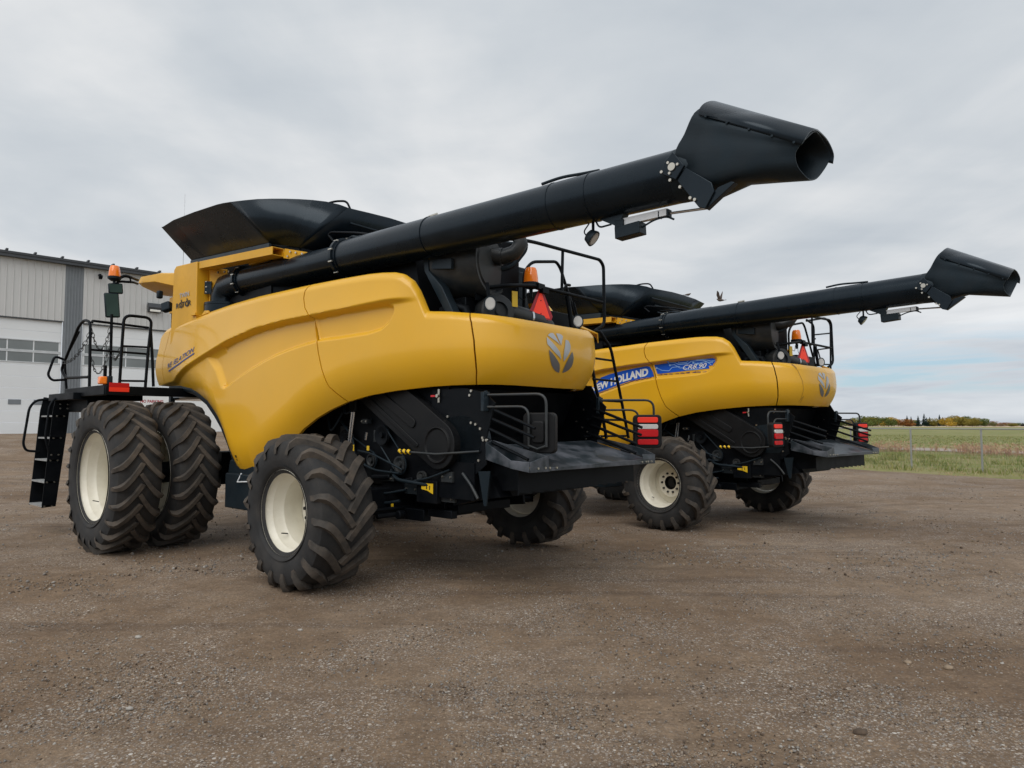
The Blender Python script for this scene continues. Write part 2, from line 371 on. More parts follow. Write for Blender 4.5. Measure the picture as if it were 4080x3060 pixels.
def wheel(name, loc, kind, side, parent, steer=0, spin=0):
    w = empty(name, loc, (0, 0, R(steer)), parent)
    if kind == 'front': a = (.948, .54, .555, 24, .043, -.34, .054); dep = .42
    else: a = (.752, .62, .388, 18, .045, .44, .066); dep = .385
    tm = tyre_mesh(*a); c_, s_ = math.cos(R(spin)), math.sin(R(spin)); V_ = []; zc_ = loc[2]
    for (x, y, z) in tm.v:
        x, z = x*c_+z*s_, -x*s_+z*c_
        if z < -zc_*.90:      # tyre squats on the ground
            k_ = (-z-zc_*.90)/(zc_*.11); y *= 1+.035*min(1, k_)
            if z < -zc_-.004: z = -zc_-.004
        V_.append((x, y, z))
    tm.v = V_; tm.build('tyre', ['tyre', 'lug'], w, angle=40)
    k = (kind, side)
    if k not in _wc:
        r = rim_mesh(a[2], a[1], dep, side, .11 if kind == 'rear' else .15).build('rim', ['rim', 'rim_dark'], w, angle=30); _wc[k] = r.data
    else:
        r = bpy.data.objects.new('rim', _wc[k]); COL.objects.link(r); r.parent = w
    return w
# ------------------------------------------------------------------ the combine harvester (x forward, y left, z up, origin on the ground under the rear axle)
def mirror(pts): return [(p[0], -p[1], p[2]) for p in pts]
def bolts(mb, pts, d=(0, 1, 0), r=.012, h=.012, mi=0):
    d = Vector(d).normalized()
    for p in pts: mb.cyl(Vector(p)-d*.002, Vector(p)+d*h, r, 8, mi)
def tail_lamp(parent, hinge, arm_dir, L_=.60):
    """lamp on a hinged two-bar arm; lens normal is arm_dir rotated +90 deg for the left side"""
    s = 1 if hinge[1] > 0 else -1
    ax = Vector((arm_dir[0], arm_dir[1], 0)).normalized(); nrm = Vector((-ax.y, ax.x, 0))*s  # left: arm +y -> normal -x
    e = empty('tail_lamp', hinge, (0, 0, 0), parent)
    def W(a, n, z): return tuple(ax*a+nrm*n+Vector((0, 0, z)))
    mb = MB(); mb.tube([W(0, 0, .02), W(L_, 0, .02), W(L_, .0, -.45)], .013, 8, smooth_n=5)
    mb.tube([W(0, 0, -.09), W(L_-.17, 0, -.09), W(L_-.17, 0, -.45)], .012, 8, smooth_n=5)
    mb.tube([W(L_-.17, 0, -.44), W(L_-.085, 0, -.47), W(L_, 0, -.44)], .012, 8)
    mb.build('arm', 'grey_part', e)
    mb = MB(); mb.prism([(-.035, -.13), (.05, -.13), (.05, .05), (-.035, .05)], 'x', -.02, .02); mb.cyl((0, 0, -.13), (0, 0, .06), .018, 10); mb.build('hinge', 'steel_blue', e, bevel=.005)
    ca = L_-.085; mb = MB()
    def slab(a0, a1, z0, z1, n0, n1, rad=.045, k=5):
        pts = []
        for cx, cz, st in ((a1-rad, z1-rad, 0), (a0+rad, z1-rad, 90), (a0+rad, z0+rad, 180), (a1-rad, z0+rad, 270)):
            for i in range(k+1):
                t = R(st+90*i/k); pts.append((cx+rad*math.cos(t), cz+rad*math.sin(t)))
        n = len(pts); return [W(p[0], n0, p[1]) for p in pts]+[W(p[0], n1, p[1]) for p in pts], [tuple(range(n)), tuple(range(2*n-1, n-1, -1))]+[(i, i+n, (i+1) % n+n, (i+1) % n) for i in range(n)]
    mb.add(*slab(ca-.155, ca+.155, -.51, -.145, .025, .105)); mb.add(*slab(ca-.06, ca+.06, -.42, -.22, .0, .04, .03)); mb.build('housing', 'cover2', e, bevel=.012)
    mb = MB(); mb.add(*slab(ca-.112, ca+.112, -.232, -.172, .09, .120, .018)); mb.build('reflector_lens', 'red', e, bevel=.004)
    mb = MB(); mb.add(*slab(ca-.112, ca+.112, -.303, -.250, .09, .127, .02)); mb.build('clear_lens', 'white_lens', e, bevel=.004)
    mb = MB(); mb.add(*slab(ca-.112, ca+.112, -.388, -.307, .09, .127, .02)); mb.build('red_lens', 'red2', e, bevel=.004)
    mb = MB(); mb.add(*slab(ca-.112, ca+.112, -.475, -.415, .09, .120, .018)); mb.build('lower_lens', 'red2', e, bevel=.004)
    return e
def work_light(parent, loc, face, name='work_light'):
    e = empty(name, loc, (0, 0, 0), parent); f = Vector(face).normalized()
    u = Vector((0, 0, 1)); w = f.cross(u).normalized(); u = w.cross(f)
    def ring(a, r): return [tuple(f*a+w*math.cos(t)*r*.88+u*math.sin(t)*r*1.1) for t in [2*math.pi*i/16 for i in range(16)]]
    mb = MB(); mb.grid([[q for q in ring(a, r)+ring(a, r)[:1]] for a, r in ((-.075, .03), (-.06, .055), (0, .072), (.012, .072), (.012, .058))]); mb.build('lamp_housing', 'cover', e, angle=50)
    mb = MB(); g = ring(.010, .060); mb.add(g, [tuple(range(16))]); mb.add([tuple(Vector(q)*1) for q in ring(.018, .05)], [tuple(range(16))]); mb.build('lamp_lens', 'white_lens', e)
    return e
def beacon(parent, loc, name='warning_beacon'):
    e = empty(name, loc, (0, 0, 0), parent)
    mb = MB(); mb.revolve([(0, -.03), (.05, -.03), (.088, 0), (.09, .03), (.08, .035), (0, .035)], (0, 0, 0), (0, 0, 1), 20); mb.cyl((0, 0, -.12), (0, 0, -.02), .02, 8); mb.build('beacon_base', 'cover', e)
    mb = MB(); mb.revolve([(.078, .03), (.075, .09), (.064, .165), (.052, .19), (0, .198)], (0, 0, 0), (0, 0, 1), 20); mb.build('beacon_lens', 'amber', e)
    return e
def tub(parent, name, paths, m='frame', seg=8, n=5):
    if name in ('hydraulic_hose', 'cable', 'grab_rail', 'beacon_wire', 'rung_frame_'):
        for p, r in paths: mb = MB(); mb.tube(p, r, seg, smooth_n=n); o = mb.build(name, m, parent, angle=60)
        return o
    mb = MB()
    for p, r in paths: mb.tube(p, r, seg, smooth_n=n)
    return mb.build(name, m, parent, angle=60)

def build_combine():
    root = empty('combine_harvester')
    P = root
    # ---- yellow skin
    shield_part('side_panel', SEAM1, RSEAM, 190, 120, .008, .008, P)
    shield_part('side_panel', FSEAM, SEAM1, 330, 150, .006, .008, P)
    shield_part('side_panel', FEDGE, FSEAM, 24, 60, .0, .006, P)
    hood_part(P, 140, 90)
    shield_part('side_panel', SEAM1, RSEAM, 50, 40, .008, .008, P, 1)
    shield_part('side_panel', FSEAM, SEAM1, 80, 50, .006, .008, P, 1)
    us = np.linspace(-2.6, 2.6, 60); pl_ = SP(us, zb(us)+.03, -.03)
    mb = MB(); pts = [(float(a), float(b), float(c)) for a, b, c in pl_]; cen = [(float(a)*.0+.3, float(b)*.4, 2.0) for a, b, c in pl_]
    mb.grid([pts, [(x*.75+.05, y*.75, z) for x, y, z in pts], cen]); mb.build('hood_floor', 'frame', P)
    # ---- emblem on the rear hood
    LF = {'l1': [(-.290,2.452),(-.275,2.466),(-.245,2.480),(-.212,2.482),(-.165,2.43),(-.111,2.366),(-.17,2.40)],
          'l2': [(-.171,2.483),(-.126,2.485),(-.09,2.476),(-.07,2.463),(-.085,2.42),(-.104,2.369),(-.135,2.42)],
          'l3': [(-.304,2.436),(-.270,2.412),(-.233,2.388),(-.17,2.34),(-.126,2.301),(-.105,2.26),(-.093,2.224),(-.13,2.25),(-.18,2.278),(-.24,2.318),(-.301,2.364),(-.307,2.40)],
          'l4': [(-.034,2.43),(-.01,2.43),(.015,2.422),(.038,2.395),(.045,2.364),(.035,2.33),(.015,2.299),(-.02,2.25),(-.056,2.209),(-.068,2.26),(-.061,2.318),(-.045,2.38)],
          'l5': [(-.281,2.312),(-.23,2.28),(-.18,2.242),(-.14,2.21),(-.107,2.181),(-.09,2.14),(-.08,2.10),(-.11,2.103),(-.144,2.112),(-.18,2.132),(-.216,2.162),(-.24,2.195),(-.259,2.231),(-.273,2.27)],
          'l6': [(.072,2.319),(.092,2.29),(.105,2.258),(.106,2.21),(.094,2.17),(.07,2.142),(.038,2.123),(0,2.108),(-.034,2.101),(-.03,2.15),(-.015,2.199),(.005,2.235),(.027,2.264)]}
    mb = MB()
    for k, i in (('l1', 0), ('l2', 0), ('l3', 0), ('l4', 0), ('l5', 1), ('l6', 1)): poly_decal(mb, LF[k], step=.02, off=.005, mi=i)
    mb.build('leaf_emblem', ['silver', 'silver_dark'], P)
    # ---- inner body
    mb = MB()
    mb.prism([(-.75,1.0),(-.95,1.35),(-.95,2.5),(-.6,2.62),(-.42,3.34),(.0,3.42),(1.6,3.45),(3.3,3.2),(3.3,1.5),(1.2,1.0)], 'y', -.88, .88)
    mb.box((1.9, 0, 2.5), (2.9, 2.3, 1.1)); mb.box((-.75, 0, 2.36), (1.3, 1.3, .5))
    mb.build('chassis_body', 'frame', P)
    mb = MB()
    for s in (-1, 1):
        mb.prism([(-.7,.84),(-1.1,1.0),(.4,1.12),(3.9,1.12),(3.9,.92),(.5,.9)], 'y', s*.52-.05, s*.52+.05)
        mb.prism([(-.60,1.02),(-.30,1.05),(.25,.92),(.42,.75),(-.05,.60),(-.65,.66)], 'y', s*.62-.02, s*.62+.02)
    mb.box((-.55, .2, .72), (.5, .8, .10)); mb.box((1.2, 0, .78), (1.6, 1.0, .20)); mb.box((-1.0, 0, .95), (.3, 1.4, .16))
    mb.cyl((1.9, -1.2, .86), (1.9, 1.2, .86), .10, 12); mb.box((2.6, 0, .9), (.5, 1.6, .35))
    mb.build('frame_rails', 'frame', P, bevel=.01)
    # rear steering axle
    mb = MB(); mb.prism([(-.13,.66),(.13,.66),(.10,.92),(-.10,.92)], 'y', -1.35, 1.35); mb.prism([(-.20,.55),(.2,.55),(.16,1.05),(-.16,1.05)], 'y', -.22, .22)
    for s in (-1, 1):
        mb.box((0, s*1.36, .79), (.26, .10, .42)); mb.cyl((0, s*1.36, .79), (0, s*1.62, .79), .14, 20); mb.tube([(-.22, s*1.30, .72), (-.24, s*.3, .72)], .022, 8)
    mb.tube([(-.25, 1.2, .66), (-.25, -1.2, .66)], .028, 8)
    mb.build('rear_axle', 'frame', P, bevel=.008)
    mb = MB(); mb.cyl((3.7, -2.1, .955), (3.7, 2.1, .955), .14, 20); mb.box((3.7, 0, .98), (.4, 2.0, .45)); mb.build('front_axle', 'frame', P)
    mb = MB(); mb.prism([(-1.30,1.80),(-1.30,1.985),(-.1,1.96),(-.1,1.6)], 'y', -1.04, -.93); mb.build('side_skirt', 'frame', P)
    # belts, pulleys and small hardware on the left flank
    for (x, z, r_) in ((.02,1.47,.11), (-.28,1.17,.09), (.66,1.40,.13), (-.62,1.06,.06), (.20,1.20,.07)):
        mb = MB(); mb.revolve([(.02, -.02), (r_*.45, -.02), (r_*.5, .0), (r_*.86, .0), (r_, .02), (r_*.9, .035), (r_, .05), (r_*.8, .05), (r_*.5, .03), (.03, .03), (.03, .06), (0, .06)], (x, .90, z), (0, 1, 0), 24); mb.build('pulley', 'grey_part' if r_ < .1 else 'frame', P)
    for (a, b, ra) in (((.02,1.47), (-.28,1.17), .10), ((.66,1.40), (.20,1.20), .09)):
        an = math.atan2(b[1]-a[1], b[0]-a[0]); pts = []
        for c_, s0 in ((a, math.pi/2), (b, -math.pi/2)):
            for k_ in range(9): t_ = an+s0+math.pi*k_/8; pts.append((c_[0]+ra*math.cos(t_), .935, c_[1]+ra*math.sin(t_)))
        mb = MB(); mb.tube(pts, .009, 5, closed=True); mb.build('drive_belt', 'cover', P)
    for (x, z, w_, h_, y_) in ((.30,1.62,.10,.05,.93), (-.05,1.02,.30,.05,.92), (-.45,.93,.20,.10,.90), (.50,1.12,.06,.30,.94), (-1.0,1.08,.16,.10,.92), (-.9,.86,.30,.06,.86), (.1,.72,.22,.05,.84)):
        mb = MB(); mb.box((x, y_, z), (w_, .06, h_)); bolts(mb, [(x-w_*.35, y_+.03, z), (x+w_*.35, y_+.03, z)], (0, 1, 0), .010, mi=1); mb.build('bracket', ['grey_part', 'bolt'], P)
    tub(P, 'hydraulic_hose', [([(.75,.95,1.62),(.45,1.0,1.45),(.40,1.0,1.2),(.1,.98,1.1),(-.3,.96,1.08)], .013), ([(.35,1.0,1.30),(.1,1.02,1.28),(-.15,1.0,1.20),(-.35,.96,1.12)], .011), ([(-.4,.95,.92),(-.1,1.0,.86),(.2,.98,.90),(.4,.95,1.0)], .013), ([(-.55,.97,1.02),(-.8,1.0,1.06),(-1.05,.96,1.15)], .011)], 'cover')
    # ---- wheels
    for y, sp in ((2.30, 4), (1.60, 9), (-2.30, 2), (-1.60, 7)): wheel('front_wheel', (3.7, y, .94), 'front', 1 if y > 0 else -1, P, spin=sp)
    wheel('rear_wheel', (.17, 1.72, .740), 'rear', 1, P, 0, 3); wheel('rear_wheel', (.12, -1.64, .740), 'rear', -1, P, 0, 11)
    # ---- fender liner behind the front duals
    A = [(-4.56,1.00),(-4.66,1.02),(-4.713,1.054),(-4.801,1.15),(-4.949,1.364),(-5.139,1.582),(-5.334,1.739),(-5.583,1.901),(-5.891,2.018),(-6.126,2.081),(-6.497,2.133),(-6.9,2.14)]
    rows = []
    for i, (u, z) in enumerate(A):
        p = SP(u, z, -.005); a = np.array(A[max(0, i-1)]); b = np.array(A[min(len(A)-1, i+1)]); t = (b-a)/np.hypot(*(b-a)); nx, nz = (t[1], t[0])  # towards the wheel: +x / -z
        nx, nz = abs(t[1]), -abs(t[0]); y = p[1]
        rows.append([(p[0]-nx*.03, y-.005, p[2]-nz*.03), (p[0]+nx*.02, y+.012, p[2]+nz*.02), (p[0]+nx*.07, y+.004, p[2]+nz*.06), (p[0]+nx*.115, y-.05, p[2]+nz*.085), (p[0]+nx*.13, y-.16, p[2]+nz*.09), (p[0]+nx*.12, .75 if z < 1.75 else y-.22, p[2]+nz*.08)])
    mb = MB(); mb.grid(rows); mb.grid([mirror(r_) for r_ in rows]); mb.build('fender', 'cover', P, angle=70)
    # box between the wheels
    mb = MB(); mb.box((2.05, 1.22, .78), (.75, .5, .42)); mb.prism([(1.75,.98),(2.5,.98),(2.45,1.15),(1.9,1.12)], 'y', 1.0, 1.40); b = mb.build('battery_box', 'cover', P, bevel=.015)
    mb = MB(); mb.box((1.70, 1.473, .66), (.10, .006, .06)); mb.build('side_reflector', 'amber', b)
    mb = MB(); mb.tube([(2.05, 1.45, 1.0), (2.05, 1.50, .90), (1.75, 1.50, .92)], .008, 6); mb.build('handle', 'alu', b)
    # ---- tower with the lettering and the cross beam
    mb = MB(); mb.prism([(3.27,2.7),(4.08,2.7),(4.02,3.755),(3.95,3.80),(3.30,3.765)], 'y', 1.33, 1.50); mb.prism([(3.27,2.7),(3.55,2.7),(3.55,3.72),(3.27,3.72)], 'y', .7, 1.33)
    mb.plate([(3.262,1.33,3.70),(2.75,1.02,3.62),(2.75,1.02,2.95),(3.262,1.33,2.95)], .02)
    t = mb.build('elevator_cover', 'yellow_dull', P, bevel=.02)
    mb = MB(); text_on(mb, 'TWIN', (3.80, 1.506, 3.325), (-1, 0, 0), (0, 0, 1), .30, .065, mi=0, bold=.02); t1 = mb.build('lettering', ['silver'], t)
    mb = MB(); text_on(mb, 'ROTOR', (3.90, 1.506, 3.19), (-1, 0, 0), (0, 0, 1), .47, .075, mi=0, bold=.025)
    for cx in (3.725, 3.545):
        mb.revolve([(.046, 0), (.038, 0), (.038, .004), (.046, .004)], (cx, 1.505, 3.228), (0, 1, 0), 20, closed=True)
        mb.box((cx+.012, 1.507, 3.285), (.02, .004, .03), rot=(0, .7, 0))
    mb.build('lettering', ['ink'], t)
    mb = MB(); mb.plate([(3.25,1.42,3.04),(3.02,1.49,3.06),(2.9,1.49,3.05),(2.9,1.49,3.02),(3.25,1.49,3.0)], .02); mb.box((3.30, 1.52, 3.05), (.14, .03, .03)); mb.build('latch_bracket', 'yellow_dull', P)
    mb = MB()
    def hollow(a, b, w, h, th=.012):
        a = Vector(a); b = Vector(b); d = (b-a).normalized(); s_ = Vector((0, 0, 1)).cross(d).normalized(); u = d.cross(s_)
        o = [s_*w/2+u*h/2, -s_*w/2+u*h/2, -s_*w/2-u*h/2, s_*w/2-u*h/2]; i = [q*(1-2*th/max(w, h)) for q in o]; vs = []
        for c in (a, b): vs += [c+q for q in o]+[c+q for q in i]
        fs = []
        for k in range(4):
            j = (k+1) % 4
            fs += [(k, j, 8+j, 8+k), (4+k, 4+j, 12+j, 12+k), (k, j, 4+j, 4+k), (8+k, 8+j, 12+j, 12+k)]
        mb.add(vs, fs)
    hollow((3.27,1.40,3.715), (1.50,1.34,3.625), .16, .095)
    mb.plate([(1.47,1.262,3.67),(1.14,1.15,3.59),(1.32,1.20,3.52),(1.50,1.262,3.56)], .012); mb.box((1.9, 1.15, 3.62), (.9, .22, .02)); b = mb.build('cross_beam', 'yellow_dull', P)
    mb = MB(); bolts(mb, [(1.38,1.25,3.62),(1.30,1.225,3.60),(1.22,1.19,3.58),(1.42,1.26,3.57)], (-.3, 1, 0)); bolts(mb, [(3.10,1.30,3.62),(2.95,1.28,3.61),(2.85,1.27,3.60),(2.7,1.26,3.6)], (0, 1, 0), .016); mb.build('bolt', 'bolt', b)
    # ---- grain tank extension
    T = empty('grain_tank_extension', (2.5, 0, 3.75), (0, 0, 0), P)
    def rel(p): return (p[0]-2.5, p[1], p[2]-3.75)
    top = [(4.21,1.6,4.384),(3.815,1.61,4.405),(3.18,1.61,4.385),(2.546,1.6,4.353),(2.40,1.595,4.34),(2.227,1.58,4.322),(2.10,1.55,4.313),(2.002,1.515,4.310),(1.841,1.43,4.311),(1.719,1.32,4.316),(1.614,1.2,4.322),(1.524,1.07,4.329),(1.431,.94,4.33),(1.319,.82,4.315),(1.206,.7,4.282),(1.135,.63,4.246)]
    bot = [(4.07-2.17*f_, 1.22, 3.94-.13*f_) for f_ in [(4.21-t_[0])/(4.21-2.227) for t_ in top[:6]]]+[(1.90-.034*k, 1.22-.019*k, 3.81-.006*k) for k in range(1, 11)]
    topb = [(1.14,.63,4.245),(1.12,.3,4.25),(1.10,0,4.25),(1.10,-.35,4.24),(1.10,-.8,4.215),(1.12,-1.16,4.175)]
    botb = [(1.56,1.03-2.1*k/5,3.75) for k in range(6)]
    def sheet(tp, bt, name, n=1, m='black'):
        mb = MB(); G = []
        for a, b in zip(tp, bt):
            a = Vector(rel(a)); b = Vector(rel(b)); G.append([tuple(a.lerp(b, k/n)) for k in range(n+1)])
        mb.grid(G); o = mb.build(name, m, T, angle=7, smooth=(name != 'side_flap')); d = o.modifiers.new('s', 'SOLIDIFY'); d.thickness = .012; d.offset = 0; return o
    sheet(top[:6], bot[:6], 'side_flap'); sheet(top[5:], bot[5:], 'corner_gusset', n=1); rf = sheet(topb, botb, 'rear_flap')
    rt = [(1.12,-1.16,4.175),(1.6,-1.42,4.25),(2.2,-1.56,4.30),(3.0,-1.6,4.38),(4.23,-1.6,4.39)]; rb = [(1.56,-1.07,3.75),(1.65,-1.15,3.77),(1.9,-1.22,3.81),(2.8,-1.22,3.87),(4.07,-1.22,3.94)]
    sheet(rt, rb, 'side_flap'); sheet([(4.23,1.6,4.39),(4.5,.8,4.45),(4.5,-.8,4.45),(4.23,-1.6,4.39)], [(4.07,1.22,3.94),(4.15,.8,3.95),(4.15,-.8,3.95),(4.07,-1.22,3.94)], 'front_flap')
    mb = MB()
    for k in range(3):
        f = .28+.2*k; a = Vector(rel((1.14-.02,.45-.25*k,4.245))).lerp(Vector(rel((1.50,.75-.25*k,3.72))), f); b = Vector(rel((1.12,-1.0,4.19))).lerp(Vector(rel((1.50,-.92,3.72))), f)
        n_ = Vector((-.8, 0, -.5)).normalized()*.012; mb.tube([a+n_, b+n_], .014, 6)
    mb.build('stiffening_rib', 'steel_blue', rf)
    tub(T, 'grab_handle', [([rel((1.55,.80,4.30)), rel((1.34,.68,4.36)), rel((1.20,.60,4.35)), rel((1.15,.58,4.24))], .014)])
    mb = MB(); mb.box(rel((2.98, 1.235, 3.835)), (2.2, .03, .09), rot=(0, -.06, 0)); mb.build('rubber_seal', 'steel_blue', T)
    mb = MB(); mb.prism([(1.56,3.15),(4.07,3.15),(4.07,3.95),(1.88,3.815),(1.56,3.755)], 'y', -1.0, 1.0); mb.prism([(1.88,3.15),(4.07,3.15),(4.07,3.935),(1.88,3.80)], 'y', -1.21, 1.21); mb.prism([(1.92,1.205),(1.575,1.015),(1.575,.9),(1.92,.9)], 'z', 3.2, 3.775); mb.box((2.6,.5,3.9), (1.8,.9,.4)); mb.build('grain_tank', 'frame', P)
    tub(P, 'tank_step_rail', [([(1.02,.90,3.75),(1.135,.90,3.85),(1.07,.90,3.87),(.6,.90,3.775),(.15,.90,3.66)], .014), ([(.784,.9,3.74),(.504,.9,3.715)], .010)])
    # ---- unloading auger
    a0 = Vector((2.60,1.185,3.445)); a1 = Vector((.55,1.06,3.44)); a2 = Vector((-3.47,.775,3.49))
    U_ = empty('unloading_auger', (2.95,1.2,3.1), (0, 0, 0), P); O = Vector((2.95,1.2,3.1))
    def q(p): return tuple(Vector(p)-O)
    d01 = (a1-a0).normalized(); d12 = (a2-a1).normalized()
    mb = MB(); mb.tube([q(a0), q(a1)], .165, 32); mb.build('front_tube', 'black', U_)
    mb = MB(); mb.tube([q(a1), q(a1+d12*.06), q(a1+d12*.14), q(a2)], [.19, .19, .197, .203], 40)
    for f in (.335, .705): mb.tube([q(a1+d12*4.03*f), q(a1+d12*(4.03*f+.012))], .2055, 40)
    mb.tube([q(a1+d12*4.03*.80), q(a1+d12*(4.03*.80+.006))], .206, 40)
    o = mb.build('main_tube', 'black', U_)
    mb = MB()
    mb.tube([q(a1+d12*4.03*.335+Vector((.02, .03, .205))), q(a1+d12*(4.03*.335+.09)+Vector((0, .03, .21)))], .014, 6)
    mb.build('bracket', 'bolt', o)
    mb = MB(); mb.tube([q((3.10,1.2,3.18)), q((3.10,1.2,3.30)), q((3.0,1.2,3.42)), q(a0+Vector((.12,0,0))), q(a0)], [.185, .185, .175, .165, .165], 28)
    mb.revolve([(.26, 0), (.26, .03), (.19, .05)], q((3.10,1.2,3.17)), (0, 0, 1), 24); mb.revolve([(0, -.10), (.26, -.10), (.26, -.005)], q((3.10,1.2,3.17)), (0, 0, 1), 24)
    e = mb.build('elbow', 'black', U_, angle=50)
    mb = MB(); mb.box(q((3.23,1.37,3.42)), (.09, .02, .17), rot=(0, 0, .7)); mb.build('cover_plate', 'steel_blue', e)
    mb = MB(); bolts(mb, [q((3.23+dx*.7,1.385-dx*.6,3.42+dz)) for dx in (-.035, .035) for dz in (-.07, 0, .07)], (.5, 1, 0), .008); mb.build('bolt', 'bolt', e)
    for c, dd, r in ((a0-d01*-.02, d01, .165), (a1, d12, .19)):
        mb = MB(); mb.revolve([(r, -.05), (r+.012, -.05), (r+.014, -.02), (r+.035, -.018), (r+.035, .018), (r+.014, .02), (r+.012, .05), (r, .05)], q(c), dd, 40)
        g = mb.build('clamp_ring', 'black', U_)
        mb = MB(); w_ = dd.cross(Vector((0, 0, 1))).normalized(); v_ = w_.cross(dd)
        for k in range(10):
            an = k*math.pi/5+.3; cc = Vector(q(c))+(w_*math.cos(an)+v_*math.sin(an))*(r+.028); mb.cyl(cc-dd*.03, cc+dd*.03, .011, 6)
        mb.build('bolt', 'bolt', g)
    # hoses along the tube
    tub(U_, 'hydraulic_hose', [([q((.52,1.04,3.66)), q((.40,1.08,3.66)), q((.2,1.14,3.60)), q((.05,1.04,3.64)), q((-.3,1.0,3.645))], .012), ([q((-2.15,.90,3.695)), q((-2.35,.88,3.715)), q((-2.55,.86,3.70)), q((-2.72,.85,3.69))], .014)], 'cover')
    # spout
    B = [(-3.63,.955,3.865),(-3.67,.80,3.965),(-3.66,.66,3.995),(-3.63,.50,3.96),(-3.60,.42,3.87),(-3.52,.42,3.60),(-3.50,.46,3.38),(-3.55,.62,3.27),(-3.59,.80,3.235),(-3.53,.958,3.30),(-3.475,.965,3.585),(-3.55,.962,3.725)]
    Mi = [(-3.86,.958,3.735),(-3.90,.80,3.845),(-3.90,.64,3.88),(-3.87,.48,3.84),(-3.87,.41,3.74),(-3.87,.41,3.58),(-3.87,.48,3.42),(-3.90,.62,3.350),(-3.91,.80,3.325),(-3.90,.93,3.33),(-3.87,.965,3.47),(-3.865,.965,3.62)]
    M3 = [tuple(Vector(a).lerp(Vector(b), .5)) for a, b in zip(Mi, [(-4.40,.95,3.445),(-4.42,.80,3.55),(-4.40,.63,3.59),(-4.39,.47,3.575),(-4.40,.395,3.51),(-4.38,.41,3.44),(-4.355,.52,3.33),(-4.36,.66,3.265),(-4.375,.82,3.225),(-4.35,.935,3.29),(-4.345,.965,3.36),(-4.37,.962,3.41)])]
    Mo = [(-4.40,.95,3.445),(-4.42,.80,3.55),(-4.40,.63,3.59),(-4.39,.47,3.575),(-4.40,.395,3.51),(-4.38,.41,3.44),(-4.355,.52,3.33),(-4.36,.66,3.265),(-4.375,.82,3.225),(-4.35,.935,3.28),(-4.345,.965,3.36),(-4.37,.962,3.41)]
    Sp = empty('spout', q(a2), (0, 0, 0), U_)
    def s3(p): return tuple(Vector(p)-a2)
    def ringsm(ringp, n=4):
        c = catmull_closed(ringp, n); return [s3(p) for p in c]
    mb = MB(); G = [ringsm(x) for x in (B, Mi, M3, Mo)]; G = [g+g[:1] for g in G]; mb.grid(G)
    bk = ringsm(B); cen = s3((-3.40,.70,3.60)); nb = len(bk); mb.add(bk+[cen], [(i, (i+1) % nb, nb) for i in range(nb)])
    o = mb.build('spout_hood', 'cover', Sp, angle=50, solid=.008)
    mb = MB(); top_r = [[s3((-3.655+dx-.015*(k == 0), y, z+.006)) for (dx, y, z) in ((0,.972,3.83),(-.005,.965,3.872),(-.02,.91,3.93),(-.035,.80,3.982),(-.03,.66,4.01),(0,.50,3.98),(.02,.42,3.91),(.02,.405,3.84))] for k in (0, 1)]
    rear = [s3(p) for p in ((-4.385,.970,3.415),(-4.41,.955,3.46),(-4.42,.89,3.52),(-4.43,.80,3.562),(-4.41,.64,3.60),(-4.41,.47,3.59),(-4.42,.385,3.52),(-4.41,.375,3.45))]
    sm_ = lambda L_: [tuple(v) for v in catmull_open(L_, 4)]; mb.grid([sm_(top_r[0]), sm_(rear)]); d = mb.build('spout_cap', 'black', Sp, angle=70, solid=.012)
    mb = MB(); bolts(mb, [tuple(Vector(top_r[0][0]).lerp(Vector(rear[0]), f)) for f in (.08, .3, .52, .74, .94)], (0, 1, 0), .009, .008); mb.build('rivet', 'cover', d)
    mb = MB(); mb.revolve([(.204, -.06), (.207, .02), (.20, .09), (.17, .15), (.10, .195), (0, .21)], (0, 0, 0), tuple(d12), 32); mb.build('tube_end', 'cover', Sp, angle=60)
    mb = MB(); mb.prism([(-3.40,3.55),(-3.36,3.47),(-3.49,3.39),(-3.56,3.48),(-3.47,3.605)], 'y', .972, .990); mb.prism([(-3.49,3.39),(-3.56,3.47),(-3.76,3.31),(-3.78,3.24),(-3.71,3.13),(-3.66,3.15)], 'y', .950, .972); mb.prism([(-3.68,3.155),(-3.71,3.13),(-3.925,3.275),(-3.90,3.29),(-3.80,3.27)], 'y', .900, .955)
    for m_ in (mb,): m_.v = [s3(p) for p in m_.v]
    pp = mb.build('pivot_plate', 'black', Sp, bevel=.004)
    mb = MB(); c = s3((-3.462,.99,3.492)); mb.cyl(c, (c[0], c[1]+.012, c[2]), .030, 16); bolts(mb, [s3((-3.462+.048*math.cos(t), .99, 3.492+.048*math.sin(t))) for t in (.9, 3.0, 5.1)], (0, 1, 0), .011); bolts(mb, [s3((-3.375,.985,3.475)), s3((-3.44,.975,3.40)), s3((-3.52,.975,3.33)), s3((-3.60,.975,3.23)), s3((-3.635,.975,3.21))], (0, 1, 0), .012)
    mb.build('bolt', 'bolt', pp)
    # actuator
    A_ = empty('spout_actuator', q((-2.85,.80,3.24)), (0, 0, 0), U_); ao = Vector((-2.85,.80,3.24))
    def s4(p): return tuple(Vector(p)-ao)
    mb = MB(); mb.box(s4((-3.12,.7875,3.227)), (.38, .05, .055), rot=(0, .026, .066)); mb.build('cylinder', 'alu', A_, smooth=False)
    mb = MB(); mb.box(s4((-3.24,.782,3.222)), (.008, .056, .056)); mb.box(s4((-3.315,.775,3.222)), (.02, .058, .058)); mb.box(s4((-2.98,.797,3.14)), (.23, .11, .095), rot=(0, .05, 0)); mb.box(s4((-2.90,.80,3.20)), (.08, .09, .08)); mb.build('motor_housing', 'cover', A_, bevel=.014)
    mb = MB(); mb.cyl(s4((-3.31,.775,3.222)), s4((-3.62,.75,3.205)), .011, 8); mb.build('rod', 'chrome', A_)
